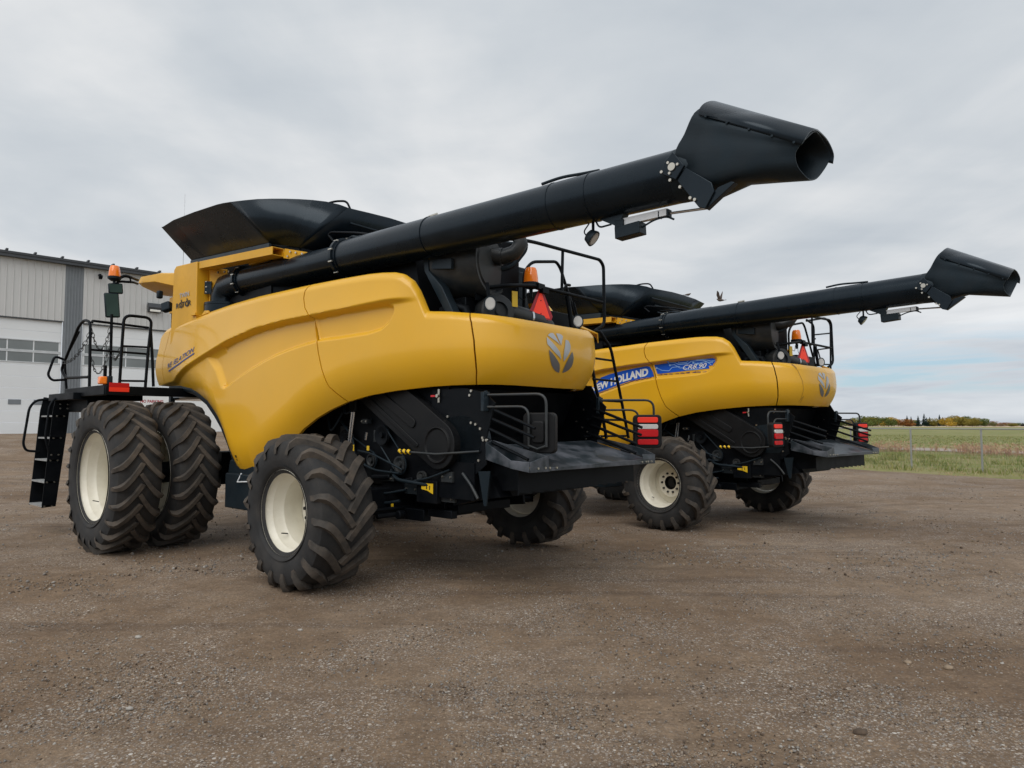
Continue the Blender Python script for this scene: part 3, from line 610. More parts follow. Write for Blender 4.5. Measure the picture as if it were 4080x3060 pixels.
    mb = MB(); mb.prism([(-2.70,3.285),(-2.95,3.30),(-2.90,3.20),(-2.86,3.20)], 'y', .76, .84); mb.v = [s4(p) for p in mb.v]; mb.build('mounting_bracket', 'steel_blue', A_)
    tub(A_, 'cable', [([s4((-2.66,.82,3.285)), s4((-2.70,.83,3.215)), s4((-2.82,.83,3.22))], .008), ([s4((-3.09,.80,3.15)), s4((-3.2,.8,3.19)), s4((-3.30,.78,3.20)), s4((-3.36,.78,3.165))], .008), ([s4((-2.58,.80,3.28)), s4((-2.52,.80,3.22)), s4((-2.56,.80,3.17))], .006)], 'cover')
    w = work_light(U_, q((-2.62,.80,3.145)), (-.75, -.12, -.62)); w.scale = (.9, .9, .9); mb = MB(); mb.tube([(.0, 0, .15), (0, 0, .05)], .014, 8); mb.build('stem', 'frame', w)
    # support under the tube
    mb = MB(); mb.plate([(-.58,.80,3.28),(-.66,.80,3.27),(-.66,.80,3.155),(-.86,.80,2.96),(-1.08,.80,2.60),(-.98,.80,2.60),(-.60,.80,3.15)], .10); mb.plate([(-.66,.845,3.27),(-.98,.845,3.23),(-.98,.845,3.12),(-.70,.845,3.16)], .04); o = mb.build('auger_support', 'steel_blue', P, bevel=.005)
    mb = MB(); bolts(mb, [(-.74,.850,3.235),(-.80,.850,3.23),(-.89,.850,3.215)], (-.2, 1, 0), .019); mb.build('bolt', 'bolt', o)
    # ---- engine deck
    ed = MB(); ed.revolve([(.12, -.55), (.34, -.55), (.34, -.03), (.325, 0), (.30, .0), (.285, -.03), (.27, -.03), (.25, -.01), (0, .01)], (-1.14,.45,3.225), (-.98,-.20,0), 40); ed.build('rotary_screen', 'grey_part', P)
    mb = MB(); mb.plate([(-1.04,.60,3.50),(-1.10,.03,3.50),(-1.10,.03,2.92),(-1.08,.15,2.84),(-1.03,.60,2.84)], .03); mb.build('screen_frame', 'frame', P)
    mb = MB(); mb.tube([(-1.10,.42,3.31),(-1.20,.37,3.30),(-1.31,.31,3.335),(-1.37,.28,3.42),(-1.34,.30,3.55),(-1.20,.34,3.62)], .078, 16); mb.cyl((-1.10,.42,3.31), (-1.20,.37,3.30), .092, 16); mb.build('exhaust_elbow', 'grey_part', P, angle=60)
    tub(P, 'coolant_hose', [([(-1.05,.2,3.50), (-1.22,.02,3.49), (-1.22,.04,3.42), (-1.15,.16,3.24), (-1.08,.28,3.20)], .026)], 'cover')
    mb = MB(); mb.revolve([(0, -.30), (.16, -.30), (.18, -.26), (.18, -.02), (.165, 0), (.10, .01), (.09, -.02), (.03, -.02), (.03, 0), (0, 0)], (-1.24,.47,2.72), (-.80,.35,0), 28); mb.tube([(-1.20,.30,2.74),(-1.24,.12,2.71),(-1.28,-.10,2.68),(-1.2,-.35,2.65)], .095, 20); ac = mb.build('air_cleaner', 'grey_part', P)
    mb = MB(); mb.revolve([(.096, -.012), (.102, -.012), (.102, .012), (.096, .012)], (-1.255,.03,2.697), (-.2,-1,-.1), 20); mb.build('hose_clamp', 'chrome', ac)
    mb = MB(); mb.box((-.78,-.12,3.02), (.36, .38, .62)); mb.box((-.97,-.12,3.02), (.03, .26, .50)); mb.build('coolant_tank', 'cover', P, bevel=.03)
    mb = MB(); mb.box((-1.305,.30,2.86), (.006, .07, .16), rot=(0, 0, -.2)); mb.build('warning_sticker', 'sticker', P)
    mb = MB(); mb.box((-.65, 0, 2.63), (1.3, 1.7, .06)); mb.box((-.85,.55,2.75), (.25, .25, .25)); mb.tube([(-.75,.8,2.62),(-.78,.8,2.74),(-.9,.75,2.77),(-1.0,.7,2.74),(-1.05,.7,2.62)], .05, 12); mb.box((-.95, -.5, 2.72), (.5, .7, .25)); mb.tube([(-1.0,-.28,2.6),(-1.0,-.28,2.86)], .06, 16); mb.build('engine', 'frame', P, bevel=.01)
    work_light(P, (-1.30,.66,2.765), (-.7, .7, 0)); work_light(P, (-1.37,-.70,2.735), (-.65, .75, 0))
    mb = MB(); mb.tube([(-1.28,.66,2.84),(-1.24,.64,2.98)], .02, 6); mb.build('lamp_bracket', 'frame', P); mb = MB(); mb.tube([(-1.36,-.70,2.80),(-1.34,-.66,2.95)], .012, 6); mb.build('lamp_bracket', 'frame', P)
    # guard rail
    tub(P, 'rear_guard_rail', [
        ([(-1.22,.62,2.94),(-1.35,.47,2.97),(-1.355,.05,3.03),(-1.36,-1.20,3.02)], .020),
        ([(-1.10,.75,3.44),(-1.35,.30,3.47),(-1.355,.05,3.49),(-1.36,-.44,3.50),(-1.36,-1.16,3.52),(-1.36,-1.235,3.46),(-1.36,-1.245,2.75),(-1.33,-1.08,2.67)], .020),
        ([(-1.355,-.445,3.49),(-1.35,-.43,3.02)], .017),
        ([(-1.36,-.52,3.00),(-1.36,-.60,2.66)], .026), ([(-1.3,-.49,3.02),(-1.34,-.53,3.13),(-1.32,-.62,3.14)], .016)])
    tub(P, 'inner_guard_rail', [([(-1.1,-.08,2.60),(-1.1,-.09,3.24),(-1.1,-.22,3.37),(-1.1,-.66,3.45),(-1.1,-.74,3.38),(-1.12,-1.12,2.62)], .018)])
    mb = MB(); mb.box((-1.355,-.04,3.03), (.06, .12, .06), rot=(0, 0, .1)); mb.box((-1.37,-.10,2.99), (.05, .10, .05)); o = mb.build('sign_bracket', 'frame', P)
    # slow moving vehicle triangle
    e = empty('slow_moving_sign', (-1.345,-.07,2.84), (0, 0, 0), P)
    def tri(sx, th, x): # truncated triangle in the yz plane
        H_ = .36*sx; pts = [(.035*sx, H_*.5), (-.035*sx, H_*.5), (-.185*sx, -.33*H_), (-.165*sx, -.47*H_), (.165*sx, -.47*H_), (.185*sx, -.33*H_)]; return [(a, b) for a, b in pts]
    mb = MB(); mb.prism(tri(.88, 0, 0), 'x', 0, .004); mb.build('sign_border', 'smv_border', e)
    mb = MB(); mb.prism([(.012, .132), (-.012, .132), (-.124, -.132), (.124, -.132)], 'x', -.003, .002); mb.build('sign_face', 'smv', e)
    mb = MB(); bolts(mb, [(-.003, 0, .05), (-.003, 0, -.09)], (-1, 0, 0), .008, .005); mb.build('bolt', 'smv_border', e)
    e.rotation_euler = (0, 0, R(-12))
    beacon(P, (-1.27,.00,3.045))
    tub(P, 'beacon_wire', [([(-1.26,.03,2.98),(-1.3,.15,2.86),(-1.26,.22,2.92),(-1.22,.18,3.0)], .004), ([(-1.3,.01,3.0),(-1.3,.03,2.88),(-1.3,-.02,2.83)], .004)])
    # rear ladder on the right
    tub(P, 'rear_ladder', [
        ([(-1.33,-1.08,2.67),(-1.39,-1.10,2.665),(-1.40,-1.19,2.58),(-1.41,-1.30,2.48),(-1.42,-1.50,1.88),(-1.44,-1.62,1.42)], .019),
        ([(-1.36,-.92,2.5),(-1.40,-1.00,1.98),(-1.42,-1.06,1.82),(-1.43,-1.16,1.42)], .019)]
        +[([(-1.40,-1.00+.06*k-.0, z), (-1.41, y2, z-.005)], .013) for k, (z, y2) in enumerate(((2.34,-1.35),(2.10,-1.42),(1.86,-1.50),(1.64,-1.56),(1.45,-1.61)))])
    mb = MB(); mb.plate([(-1.30,-.80,2.70),(-1.42,-1.02,2.63),(-1.40,-1.06,2.53),(-1.36,-1.08,2.60),(-1.25,-.95,2.72)], .015); mb.build('hood_latch', 'yellow_dull', P)
    # ---- discharge hood, rods and tailboard
    mb = MB(); side = [(-.75,1.93),(-1.25,1.92),(-1.48,1.88),(-1.60,1.78),(-1.47,1.40),(-1.50,1.22),(-1.42,1.16),(-1.2,1.02),(-1.05,.95),(-.75,.95)]
    mb.prism(side, 'y', .90, .915); mb.prism([(-.75,2.06),(-1.40,2.02)]+side[2:], 'y', -.915, -.90)
    mb.prism([(-.80,1.96),(-1.20,1.93),(-1.05,1.60),(-.95,1.45)], 'y', -.86, .86); o = mb.build('discharge_hood', 'frame', P)
    mb = MB()
    for s in (1, -1): bolts(mb, [(-1.30,s*.915,1.90),(-1.28,s*.915,1.86),(-1.30,s*.915,1.60),(-1.36,s*.915,1.585),(-1.42,s*.915,1.545),(-1.45,s*.915,1.46),(-1.46,s*.915,1.44),(-1.40,s*.915,1.25),(-1.50,s*.915,1.44),(-.98,s*.915,1.66)], (0, s, 0), .013)
    for s in (-1,): bolts(mb, [(-1.30,-.899,1.75),(-1.2,-.899,1.62),(-1.28,-.899,1.55),(-1.35,-.899,1.50),(-1.1,-.899,1.80),(-1.33,-.899,1.42)], (0, 1, 0), .010)
    mb.build('bolt', 'bolt', o)
    for s in (1, -1):
        for (x0, z0, x1, z1) in ((-1.52,1.735,-2.06,1.55),(-1.50,1.65,-2.05,1.47),(-1.48,1.555,-2.0,1.37),(-1.44,1.46,-1.98,1.275)):
            mb = MB(); y = s*.895; mb.tube([(x0+.08, y, z0+.02), (x0, y, z0), (x1, y, z1)], [.017, .017, .015], 8); mb.build('deflector_rod', 'frame', P)
    tb = empty('tailboard', (-1.4,0,1.40), (0, 0, 0), P); to = Vector((-1.4,0,1.40))
    def s5(p): return tuple(Vector(p)-to)
    mb = MB(); mb.plate([s5(p) for p in ((-1.45,.86,1.39),(-2.10,.79,1.195),(-2.10,-1.03,1.195),(-1.40,-.88,1.405))], .008)
    mb.plate([s5(p) for p in ((-1.50,.88,1.300),(-1.57,.99,1.275),(-1.93,1.065,1.212),(-2.095,1.015,1.185),(-2.095,.80,1.185))], .008)
    mb.plate([s5(p) for p in ((-2.10,-1.08,1.165),(-2.10,1.02,1.175),(-2.10,1.02,1.20),(-2.10,-1.08,1.222))], .008)
    mb.plate([s5(p) for p in ((-2.102,1.02,1.172),(-1.93,1.075,1.205),(-1.93,1.075,1.275),(-2.102,1.02,1.262))], .008)
    mb.plate([s5(p) for p in ((-2.103,1.02,1.172),(-2.103,1.02,1.262),(-2.108,.78,1.315),(-2.106,.76,1.17))], .008)
    mb.plate([s5(p) for p in ((-1.93,1.075,1.205),(-1.93,1.075,1.275),(-1.57,1.0,1.42),(-1.57,1.0,1.265))], .008); mb.plate([s5(p) for p in ((-1.57,1.0,1.42),(-1.57,1.0,1.265),(-1.55,.89,1.265),(-1.55,.89,1.44))], .006)
    mb.plate([s5(p) for p in ((-2.10,.79,1.19),(-2.10,.79,1.31),(-1.55,.89,1.44),(-1.55,.89,1.28))], .006)
    mb.plate([s5(p) for p in ((-2.105,-1.08,1.165),(-2.105,-1.08,1.26),(-1.95,-1.05,1.33),(-1.40,-.90,1.46),(-1.40,-.90,1.40),(-1.95,-1.05,1.24))], .008)
    mb.plate([s5(p) for p in ((-2.108,-.86,1.168),(-2.108,-1.08,1.165),(-2.108,-1.08,1.26),(-2.07,-.88,1.27))], .006)
    mb.build('tail_plate', 'tail', tb, bevel=.003)
    mb = MB(); bolts(mb, [s5((-2.108,y,z)) for y, z in ((.92,1.205),(.82,1.205),(.76,1.203),(.66,1.20),(-.80,1.19),(-.88,1.19),(-.92,1.19),(-.99,1.19))], (-1, 0, 0), .010); mb.build('bolt', 'bolt', tb)
    mb = MB(); mb.plate([s5(p) for p in ((-1.92,.92,1.228),(-1.84,.98,1.240),(-1.98,1.00,1.222),(-2.04,.93,1.208))], .004); st = mb.build('warning_sticker', 'sticker', tb)
    mb = MB(); bolts(mb, [s5((-1.97,.955,1.226)), s5((-1.93,.965,1.230)), s5((-1.90,.968,1.234))], (-.2, 0, 1), .010, .004); mb.build('pictogram', 'ink', st)
    # deflector vanes under the tailboard
    mb = MB(); pts = [(-1.02,1.16)]; 
    n = 11
    for k in range(n):
        y0 = -.95+1.9*k/n; y1 = -.95+1.9*(k+1)/n
        mb.plate([(-1.35,y0,1.30),(-1.90,y0+.02,1.165),(-1.86,y0+.02,1.0),(-1.2,y0,.93)], .008)
    zz_ = [(-.95+1.9*k/n, 1.0 if True else 0) for k in range(n+1)]; pp_ = [(-.95,1.175)]
    for k in range(n): pp_ += [(-.95+1.9*k/n, .965), (-.95+1.9*(k+.9)/n, .985)]
    pp_ += [(.95,.965),(.95,1.175)]; mb.prism(pp_, 'x', -1.915, -1.905)
    mb.box((-1.1, 0, 1.05), (.5, 1.85, .35)); mb.prism([(-1.25,.86),(-1.0,.80),(-.9,1.0),(-1.5,1.1),(-1.62,.92)], 'y', .70, .86)
    mb.build('spreader_deflector', 'frame', P, smooth=False)
    tub(P, 'side_arm', [([(-1.2,.93,1.12),(-1.33,.95,1.02),(-1.40,.95,.93),(-1.42,.95,.90)], .016)], 'grey_part')
    mb = MB(); mb.prism([(-1.42,1.15),(-1.57,1.16),(-1.52,.84),(-1.49,.84)], 'y', .93, .945); mb.build('side_bracket', 'cover', P)
    # drive cover
    def capsule(c0, c1, r0, r1, k=14):
        a = Vector((c0[0], c0[1])); b = Vector((c1[0], c1[1])); an = math.atan2(b.y-a.y, b.x-a.x)
        return [(a.x+r0*math.cos(an+math.pi/2+math.pi*i/k), a.y+r0*math.sin(an+math.pi/2+math.pi*i/k)) for i in range(k+1)]+[(b.x+r1*math.cos(an-math.pi/2+math.pi*i/k), b.y+r1*math.sin(an-math.pi/2+math.pi*i/k)) for i in range(k+1)]
    mb = MB(); mb.prism(capsule((.20,2.05), (-.92,1.385), .24, .235), 'y', .88, 1.00); mb.prism(capsule((.30,2.08), (-.55,1.60), .05, .05), 'y', .99, 1.015); mb.prism(capsule((.28,1.93), (-.62,1.38), .022, .022), 'y', .99, 1.012)
    mb.revolve([(.185, 0), (.175, .02), (.165, .02), (.155, .005), (0, .005)], (-.92,1.00,1.385), (0, 1, 0), 32); mb.build('drive_cover', 'cover2', P, bevel=.012)
    mb = MB(); mb.prism(capsule((-.92,1.40), (-1.18,1.42), .245, .25), 'y', .78, .915); mb.build('drum_end', 'steel_blue', P)
    # straw lever with striped grip
    mb = MB(); mb.tube([(-.40,1.04,1.315),(-.62,1.06,1.31),(-.95,1.05,1.30),(-1.42,.93,1.335)], .011, 8); lv = mb.build('latch_lever', 'grey_part', P)
    mb = MB(); mb.cyl((-.385,1.04,1.316), (-.60,1.06,1.31), .0165, 10); mb.build('grip', 'ink', lv)
    for k in range(3): mb = MB() if k == 0 else mb; mb.cyl((-.40-.075*k,1.042+.007*k,1.322), (-.44-.075*k,1.045+.007*k,1.304), .0195, 10)
    mb.build('grip_stripe', 'sticker', lv)
    # valve
    mb = MB(); mb.cyl((-.86,.93,1.93), (-.86,.93,1.80), .013, 8); mb.cyl((-.86,.93,1.865), (-.86,.96,1.865), .018, 8); v = mb.build('drain_valve', 'bolt', P)
    mb = MB(); mb.box((-.80,.95,1.865), (.06, .012, .018)); mb.build('handle', 'warn_red', v)
    # hydraulic cylinders and hoses behind the rear wheel
    mb = MB(); mb.cyl((.40,1.05,1.72), (.47,1.05,1.35), .010, 8); mb.cyl((.36,1.05,1.72), (.43,1.05,1.36), .010, 8); mb.cyl((.20,1.0,1.50), (.22,1.0,1.42), .014, 8); mb.build('steel_pipe', 'chrome', P)
    tub(P, 'hydraulic_hose', [([(.47,1.05,1.36),(.50,1.05,1.22),(.30,1.05,1.05),(.12,1.0,.92),(.08,1.0,.80),(-.10,1.0,.76),(-.3,.95,.80)], .017), ([(.95,1.0,1.70),(.80,1.05,1.50),(.70,1.05,1.58),(.62,1.02,1.72)], .012), ([(.62,1.0,1.80),(.55,1.04,1.70),(.45,1.04,1.72)], .014), ([(-.1,.9,1.1),(-.3,1.0,1.02),(-.6,.98,1.0),(-.85,.93,.98)], .02)], 'cover')
    for c in ((.58,.91,1.80), (.75,.905,1.50), (.17,.905,1.46)):
        mb = MB(); mb.box(c, (.12 if c[0] > .5 else .04, .03, .13)); mb.build('valve_block', 'grey_part', P, bevel=.005)
    for c, w_, h_ in (((-.74,.965,.955), .17, .10), ((.42,1.02,1.33), .05, .07), ((-.22,.98,.74), .035, .06), ((.20,.98,1.33), .04, .05)):
        mb = MB(); mb.prism([(c[0]-w_/2,c[2]-h_/2),(c[0],c[2]-h_*.2),(c[0]+w_/2,c[2]-h_*.1),(c[0]+w_/2,c[2]+h_/2),(c[0]-w_/2,c[2]+h_/2)] if w_ > .1 else [(c[0]-w_/2,c[2]-h_/2),(c[0]+w_/2,c[2]-h_/2),(c[0]+w_/2,c[2]+h_/2),(c[0]-w_/2,c[2]+h_/2)], 'y', c[1], c[1]+.004); st = mb.build('warning_sticker', 'sticker', P)
        if w_ > .1:
            mb = MB(); mb.prism([(-.70,.975),(-.68,.975),(-.69,.99)], 'y', c[1]+.004, c[1]+.006); mb.box((-.735,c[1]+.006,.965), (.012, .003, .03)); mb.box((-.78,c[1]+.006,.965), (.010, .003, .04)); mb.build('pictogram', 'ink', st)
    mb = MB(); mb.box((-.72,.93,.92), (.30, .06, .22)); mb.box((-.2,.85,.95), (.5, .12, .12), rot=(0, .15, 0)); mb.cyl((.15,.95,1.02), (-.15,.95,1.04), .03, 10); mb.box((-.35,.80,.66), (.42, .1, .12)); mb.box((-.78,.80,.70), (.35, .08, .08)); mb.cyl((-.30,.9,.66), (-.30,.98,.66), .045, 12); mb.build('hitch_frame', 'frame', P, bevel=.008)

    tail_lamp(P, (-1.50,.93,1.835), (-.93, -.28))
    tail_lamp(P, (-1.50,-.93,1.835), (-.78, -.62))
    # decal on the lower corner of the front panel
    mb = MB()
    poly_decal(mb, [(-4.62,1.185),(-4.585,1.185),(-4.585,1.215),(-4.62,1.215)], off=.004); poly_decal(mb, [(-4.61,1.15),(-4.59,1.15),(-4.59,1.172),(-4.61,1.172)], off=.004); mb.build('small_marking', 'ink', P)
    mb = MB(); poly_decal(mb, [(-4.62,1.11),(-4.57,1.105),(-4.58,1.14),(-4.60,1.13)], off=.004); mb.build('warning_sticker', 'sticker', P)
    # ---- platform, rails and ladder at the front left
    pf = empty('platform', (3.95,1.9,2.0), (0, 0, 0), P); po = Vector((3.95,1.9,2.0))
    def s6(p): return tuple(Vector(p)-po)
    mb = MB(); mb.box(s6((4.75,1.75,2.07)), (1.6, 1.2, .04)); mb.box(s6((3.95,1.75,2.03)), (.05, 1.2, .12)); mb.box(s6((4.75,2.33,2.035)), (1.6, .06, .13)); mb.box(s6((5.4,2.0,1.98)), (1.1, .9, .10)); mb.box(s6((5.3,2.1,1.86)), (.9, .35, .18)); mb.build('platform_deck', 'frame', pf, bevel=.008)
    mb = MB(); mb.box(s6((3.92,2.19,2.10)), (.012, .24, .062)); mb.build('upper_reflector', 'red2', pf); mb = MB(); mb.box(s6((3.92,2.19,2.042)), (.013, .24, .055)); mb.build('reflector', 'red', pf)
    mb = MB(); mb.box(s6((4.02,2.36,2.16)), (.10, .09, .10)); mb.build('turn_signal', 'amber', pf, bevel=.015); mb = MB(); mb.box(s6((4.0,2.29,2.16)), (.11, .06, .115)); mb.build('signal_housing', 'cover', pf, bevel=.01)
    rails = [([(3.95,2.18,2.05),(3.95,2.165,2.60),(3.95,2.15,3.035),(3.95,1.80,3.035),(3.95,1.835,2.60),(3.95,1.86,2.05)], .020), ([(3.95,2.165,2.62),(3.95,1.825,2.63)], .014), ([(3.95,2.18,2.16),(3.95,1.855,2.17)], .014), ([(3.95,1.815,2.90),(3.95,1.78,2.5),(3.95,1.755,2.10)], .020),
        ([(4.75,2.28,3.0),(4.8,2.26,3.03),(4.8,1.52,3.01)], .018), ([(4.75,2.28,2.62),(4.8,1.50,2.62)], .016),
        ([(4.70,2.30,2.05),(4.75,2.30,3.0),(4.98,2.30,3.06),(5.22,2.30,3.0),(5.96,2.30,2.40),(5.72,2.30,2.27),(4.74,2.30,2.24)], .020),
        ([(6.0,2.25,2.56),(6.0,2.38,2.61),(6.0,2.46,2.32),(6.0,2.40,2.24),(6.0,2.24,2.26)], .018), ([(5.9,2.10,3.0),(6.0,2.25,2.56),(6.0,2.2,2.0)], .018)]
    tub(pf, 'platform_rail', [([s6(p) for p in a], r) for a, r in rails])
    mb = MB()
    def chain(a, b, sag, n):
        a = Vector(a); b = Vector(b); pts = [a.lerp(b, k/n)-Vector((0, 0, sag*4*(k/n)*(1-k/n))) for k in range(n+1)]
        for k in range(n):
            c = (pts[k]+pts[k+1])/2; d = (pts[k+1]-pts[k]); L_ = d.length*.72; d.normalize(); w_ = d.cross(Vector((1, 0, 0)) if k % 2 else Vector((0, 1, .3))).normalized()
            mb.tube([s6(c+d*L_*math.cos(t)+w_*L_*.45*math.sin(t)) for t in [2*math.pi*j/8 for j in range(8)]], .0045, 4, closed=True)
    chain((4.74,2.29,2.92), (4.8,2.03,2.95), .30, 16); chain((4.74,2.29,2.55), (4.8,2.03,2.75), .35, 14); chain((5.75,2.34,2.50), (4.80,2.28,2.86), .12, 14); chain((4.8,2.0,2.6), (4.0,2.16,2.60), .12, 10)
    mb.build('safety_chain', 'grey_part', pf)
    ld = empty('platform_ladder', s6((5.9,2.4,2.0)), (0, 0, 0), pf); lo = Vector((5.9,2.4,2.0))
    def s7(p): return tuple(Vector(p)-lo)
    mb = MB()
    for x in (5.68, 6.30): mb.plate([s7(p) for p in ((x,2.555,.40),(x,2.38,.41),(x,2.27,1.55),(x,2.24,1.98),(x,2.42,2.0),(x,2.46,1.80))], .012)
    mb.build('ladder_side', 'frame', ld)
    for z, y in ((1.71,2.37),(1.39,2.40),(1.07,2.43),(.76,2.46),(.42,2.48)):
        mb = MB(); mb.box(s7((5.99,y,z)), (.62, .15, .022)); mb.build('step', 'step', ld)
    mb = MB(); bolts(mb, [s7((5.665,y+dy,z)) for z, y in ((1.71,2.37),(1.39,2.40),(1.07,2.43),(.76,2.46),(.42,2.48),(1.88,2.33),(1.82,2.33),(1.15,2.42)) for dy in (-.045, .045)], (-1, 0, 0), .012); mb.build('bolt', 'bolt', ld)
    tub(ld, 'grab_rail', [([s7(p) for p in ((6.3,2.36,1.97),(6.3,2.52,1.95),(6.3,2.60,1.84),(6.3,2.66,1.30),(6.3,2.62,1.20),(6.3,2.45,1.18))], .018), ([s7(p) for p in ((5.66,2.30,1.98),(5.62,2.46,1.97),(5.62,2.52,1.85),(5.62,2.56,1.40),(5.64,2.50,1.2))], .018)])
    tub(pf, 'mirror_post', [([s6((4.8,2.01,2.08)), s6((4.8,2.02,3.15))], .020), ([s6((4.83,2.07,2.1)), s6((4.83,2.07,2.42))], .024)])
    # ---- cab
    cb = empty('cab', (4.9,0,1.9), (0, 0, 0), P); co = Vector((4.9,0,1.9))
    def s8(p): return tuple(Vector(p)-co)
    mb = MB(); mb.box(s8((4.9,0,2.72)), (1.3, 1.75, 1.5)); mb.build('cab_glass', 'glass', cb, bevel=.04)
    for x in (4.27, 5.53):
        for s in (-1, 1): mb = MB(); mb.box(s8((x, s*.86, 2.72)), (.07, .07, 1.6)); mb.build('cab_pillar', 'cover', cb)
    mb = MB(); G = []
    for x, w_, zt_, zb_ in ((4.15,1.20,3.78,3.56),(4.6,1.25,3.86,3.60),(5.2,1.30,3.94,3.74),(5.80,1.30,3.98,3.80),(5.93,1.27,3.965,3.82)):
        G.append([s8((x, y, z)) for y, z in ((-w_,zb_+.05),(-w_+.02,zt_-.03),(-w_+.10,zt_),(0,zt_+.03),(w_-.10,zt_),(w_-.02,zt_-.03),(w_,zb_+.05),(w_-.06,zb_),(w_-.35,zb_-.10),(-w_+.35,zb_-.10),(-w_+.06,zb_),(-w_,zb_+.05))])
    mb.grid(G); mb.add(G[0], [tuple(range(11))]); mb.add(G[-1], [tuple(range(11))]); mb.box(s8((4.75,0,3.45)), (1.0, 2.1, .25)); mb.build('cab_roof', 'yellow_dull', cb, angle=40)
    mb = MB(); mb.box(s8((4.62,1.34,3.32)), (.14, .10, .14), rot=(.2, .3, .6)); mb.build('cab_work_light', 'cover', cb, bevel=.02); mb = MB(); mb.box(s8((4.95,1.32,3.55)), (.08, .08, .12)); mb.build('cab_work_light', 'cover', cb, bevel=.02)
    ma = empty('mirror_arm', s8((5.5,1.3,3.82)), (0, 0, 0), cb); mo = Vector((5.5,1.3,3.82))
    def s9(p): return tuple(Vector(p)-mo)
    tub(ma, 'arm_tube', [([s9(p) for p in ((5.75,1.35,3.88),(5.05,1.70,3.77),(5.0,1.80,3.77),(5.0,1.90,3.70))], .022), ([s9(p) for p in ((5.75,1.35,3.82),(5.05,1.66,3.70),(5.0,1.92,3.67),(5.0,1.93,3.15))], .018), ([s9(p) for p in ((5.03,1.72,3.77),(5.03,1.70,3.70))], .012)])
    beacon(ma, s9((5.0,1.935,3.70)))
    for zc_, h_, y_ in ((3.56,.155,1.915),(3.31,.36,1.955)):
        mm = empty('mirror', s9((5.0,y_,zc_)), (R(-5), 0, R(-8)), ma)
        mb = MB(); mb.box((0, 0, 0), (.05, .19, h_)); mb.build('mirror_housing', 'cover', mm, bevel=.022)
        mb = MB(); mb.box((-.0245, 0, 0), (.006, .165, h_-.03)); mb.build('mirror_face', 'mirror', mm, bevel=.012)
    tub(cb, 'antenna', [([s8((4.25,1.28,3.70)), s8((4.25,1.28,4.95))], .0035)], 'alu')
    return root
def catmull_open(P, n):
    P = [Vector(p) for p in P]; P = [P[0]*2-P[1]]+P+[P[-1]*2-P[-2]]; out = []
    for i in range(1, len(P)-2):
        a, b, c, d = P[i-1:i+3]
        for k in range(n):
            t = k/n; out.append(.5*((2*b)+(-a+c)*t+(2*a-5*b+4*c-d)*t*t+(-a+3*b-3*c+d)*t**3))
    return out+[P[-2]]
def catmull_closed(P, n):
    out = []; N_ = len(P); P = [Vector(p) for p in P]
    for i in range(N_):
        a, b, c, d = P[i-1], P[i], P[(i+1) % N_], P[(i+2) % N_]
        for k in range(n):
            t = k/n; out.append(.5*((2*b)+(-a+c)*t+(2*a-5*b+4*c-d)*t*t+(-a+3*b-3*c+d)*t**3))
    return out
# ------------------------------------------------------------------ keep the hierarchy at thing > part > sub-part
MERGE = {'bolt', 'rivet', 'pictogram'}
def bake(o):
    if o.type == 'MESH' and len(o.modifiers):
        dg = bpy.context.evaluated_depsgraph_get(); dg.update(); me = bpy.data.meshes.new_from_object(o.evaluated_get(dg)); o.modifiers.clear(); o.data = me
def merge_into(dst, src, M_):
    bake(dst); bake(src); bm = bmesh.new(); bm.from_mesh(dst.data); me2 = src.data.copy(); me2.transform(M_); off = len(dst.data.materials)
    for m in me2.materials: dst.data.materials.append(m)
    n0 = len(bm.faces); bm.from_mesh(me2); bm.faces.ensure_lookup_table()
    for f in bm.faces[n0:]: f.material_index += off
    bm.to_mesh(dst.data); bm.free(); bpy.data.objects.remove(src)
def normalise(root):
    bpy.context.view_layer.update()
    def walk(o):
        for c in list(o.children): walk(c)
    changed = True
    while changed:
        changed = False
        for p in list(root.children):
            for d in list(p.children):
                if d.type == 'EMPTY':
                    mb_ = p.matrix_basis @ d.matrix_basis; d.parent = root; d.matrix_basis = mb_; changed = True
                else:
                    for g in list(d.children):
                        base = g.name.split('.')[0]
                        if base in MERGE: merge_into(d, g, g.matrix_basis)
                        else:
                            mb_ = d.matrix_basis @ g.matrix_basis; g.parent = p; g.matrix_basis = mb_
                        changed = True
    for p in list(root.children):
        for d in list(p.children):
            if d.name.split('.')[0] in MERGE and d.type == 'MESH':
                if p.type == 'MESH': merge_into(p, d, d.matrix_basis)
                else:
                    sib = sorted([c for c in p.children if c.type == 'MESH' and c is not d and c.name.split('.')[0] not in MERGE], key=lambda c: (c.name.split('.')[0] not in ('ladder_side', 'tail_plate', 'sign_face'), c.name))[0]
                    merge_into(sib, d, sib.matrix_basis.inverted() @ d.matrix_basis)

m1 = build_combine(); normalise(m1)
m2 = copy_tree(m1)
m1.location = (-.751, 8.040, 0); m1.rotation_euler = (0, 0, R(138.57))
m2.location = (3.908, 12.309, -.105); m2.rotation_euler = (0, R(.89), R(133.35))
tag(m1, 'nearer yellow combine harvester, its auger crossing the picture centre, no blue side decal', 'combine harvester', 'yellow combine harvesters parked on gravel')
tag(m2, 'farther yellow combine harvester with blue NEW HOLLAND and CR8.90 decals on its side', 'combine harvester', 'yellow combine harvesters parked on gravel')
# ---- nearer machine only: faded blue lettering at the front
mb = MB(); text_decal(mb, 'RE /ELATION', [(-6.585,2.37),(-6.1,2.445),(-5.62,2.545)], [(-6.60,2.43),(-6.1,2.51),(-5.63,2.61)], bold=.01, shear=.3)
line_decal(mb, [(-6.56,2.335),(-6.1,2.41),(-5.62,2.515)], .022, off=.005); mb.build('model_lettering', 'blue_text', m1)
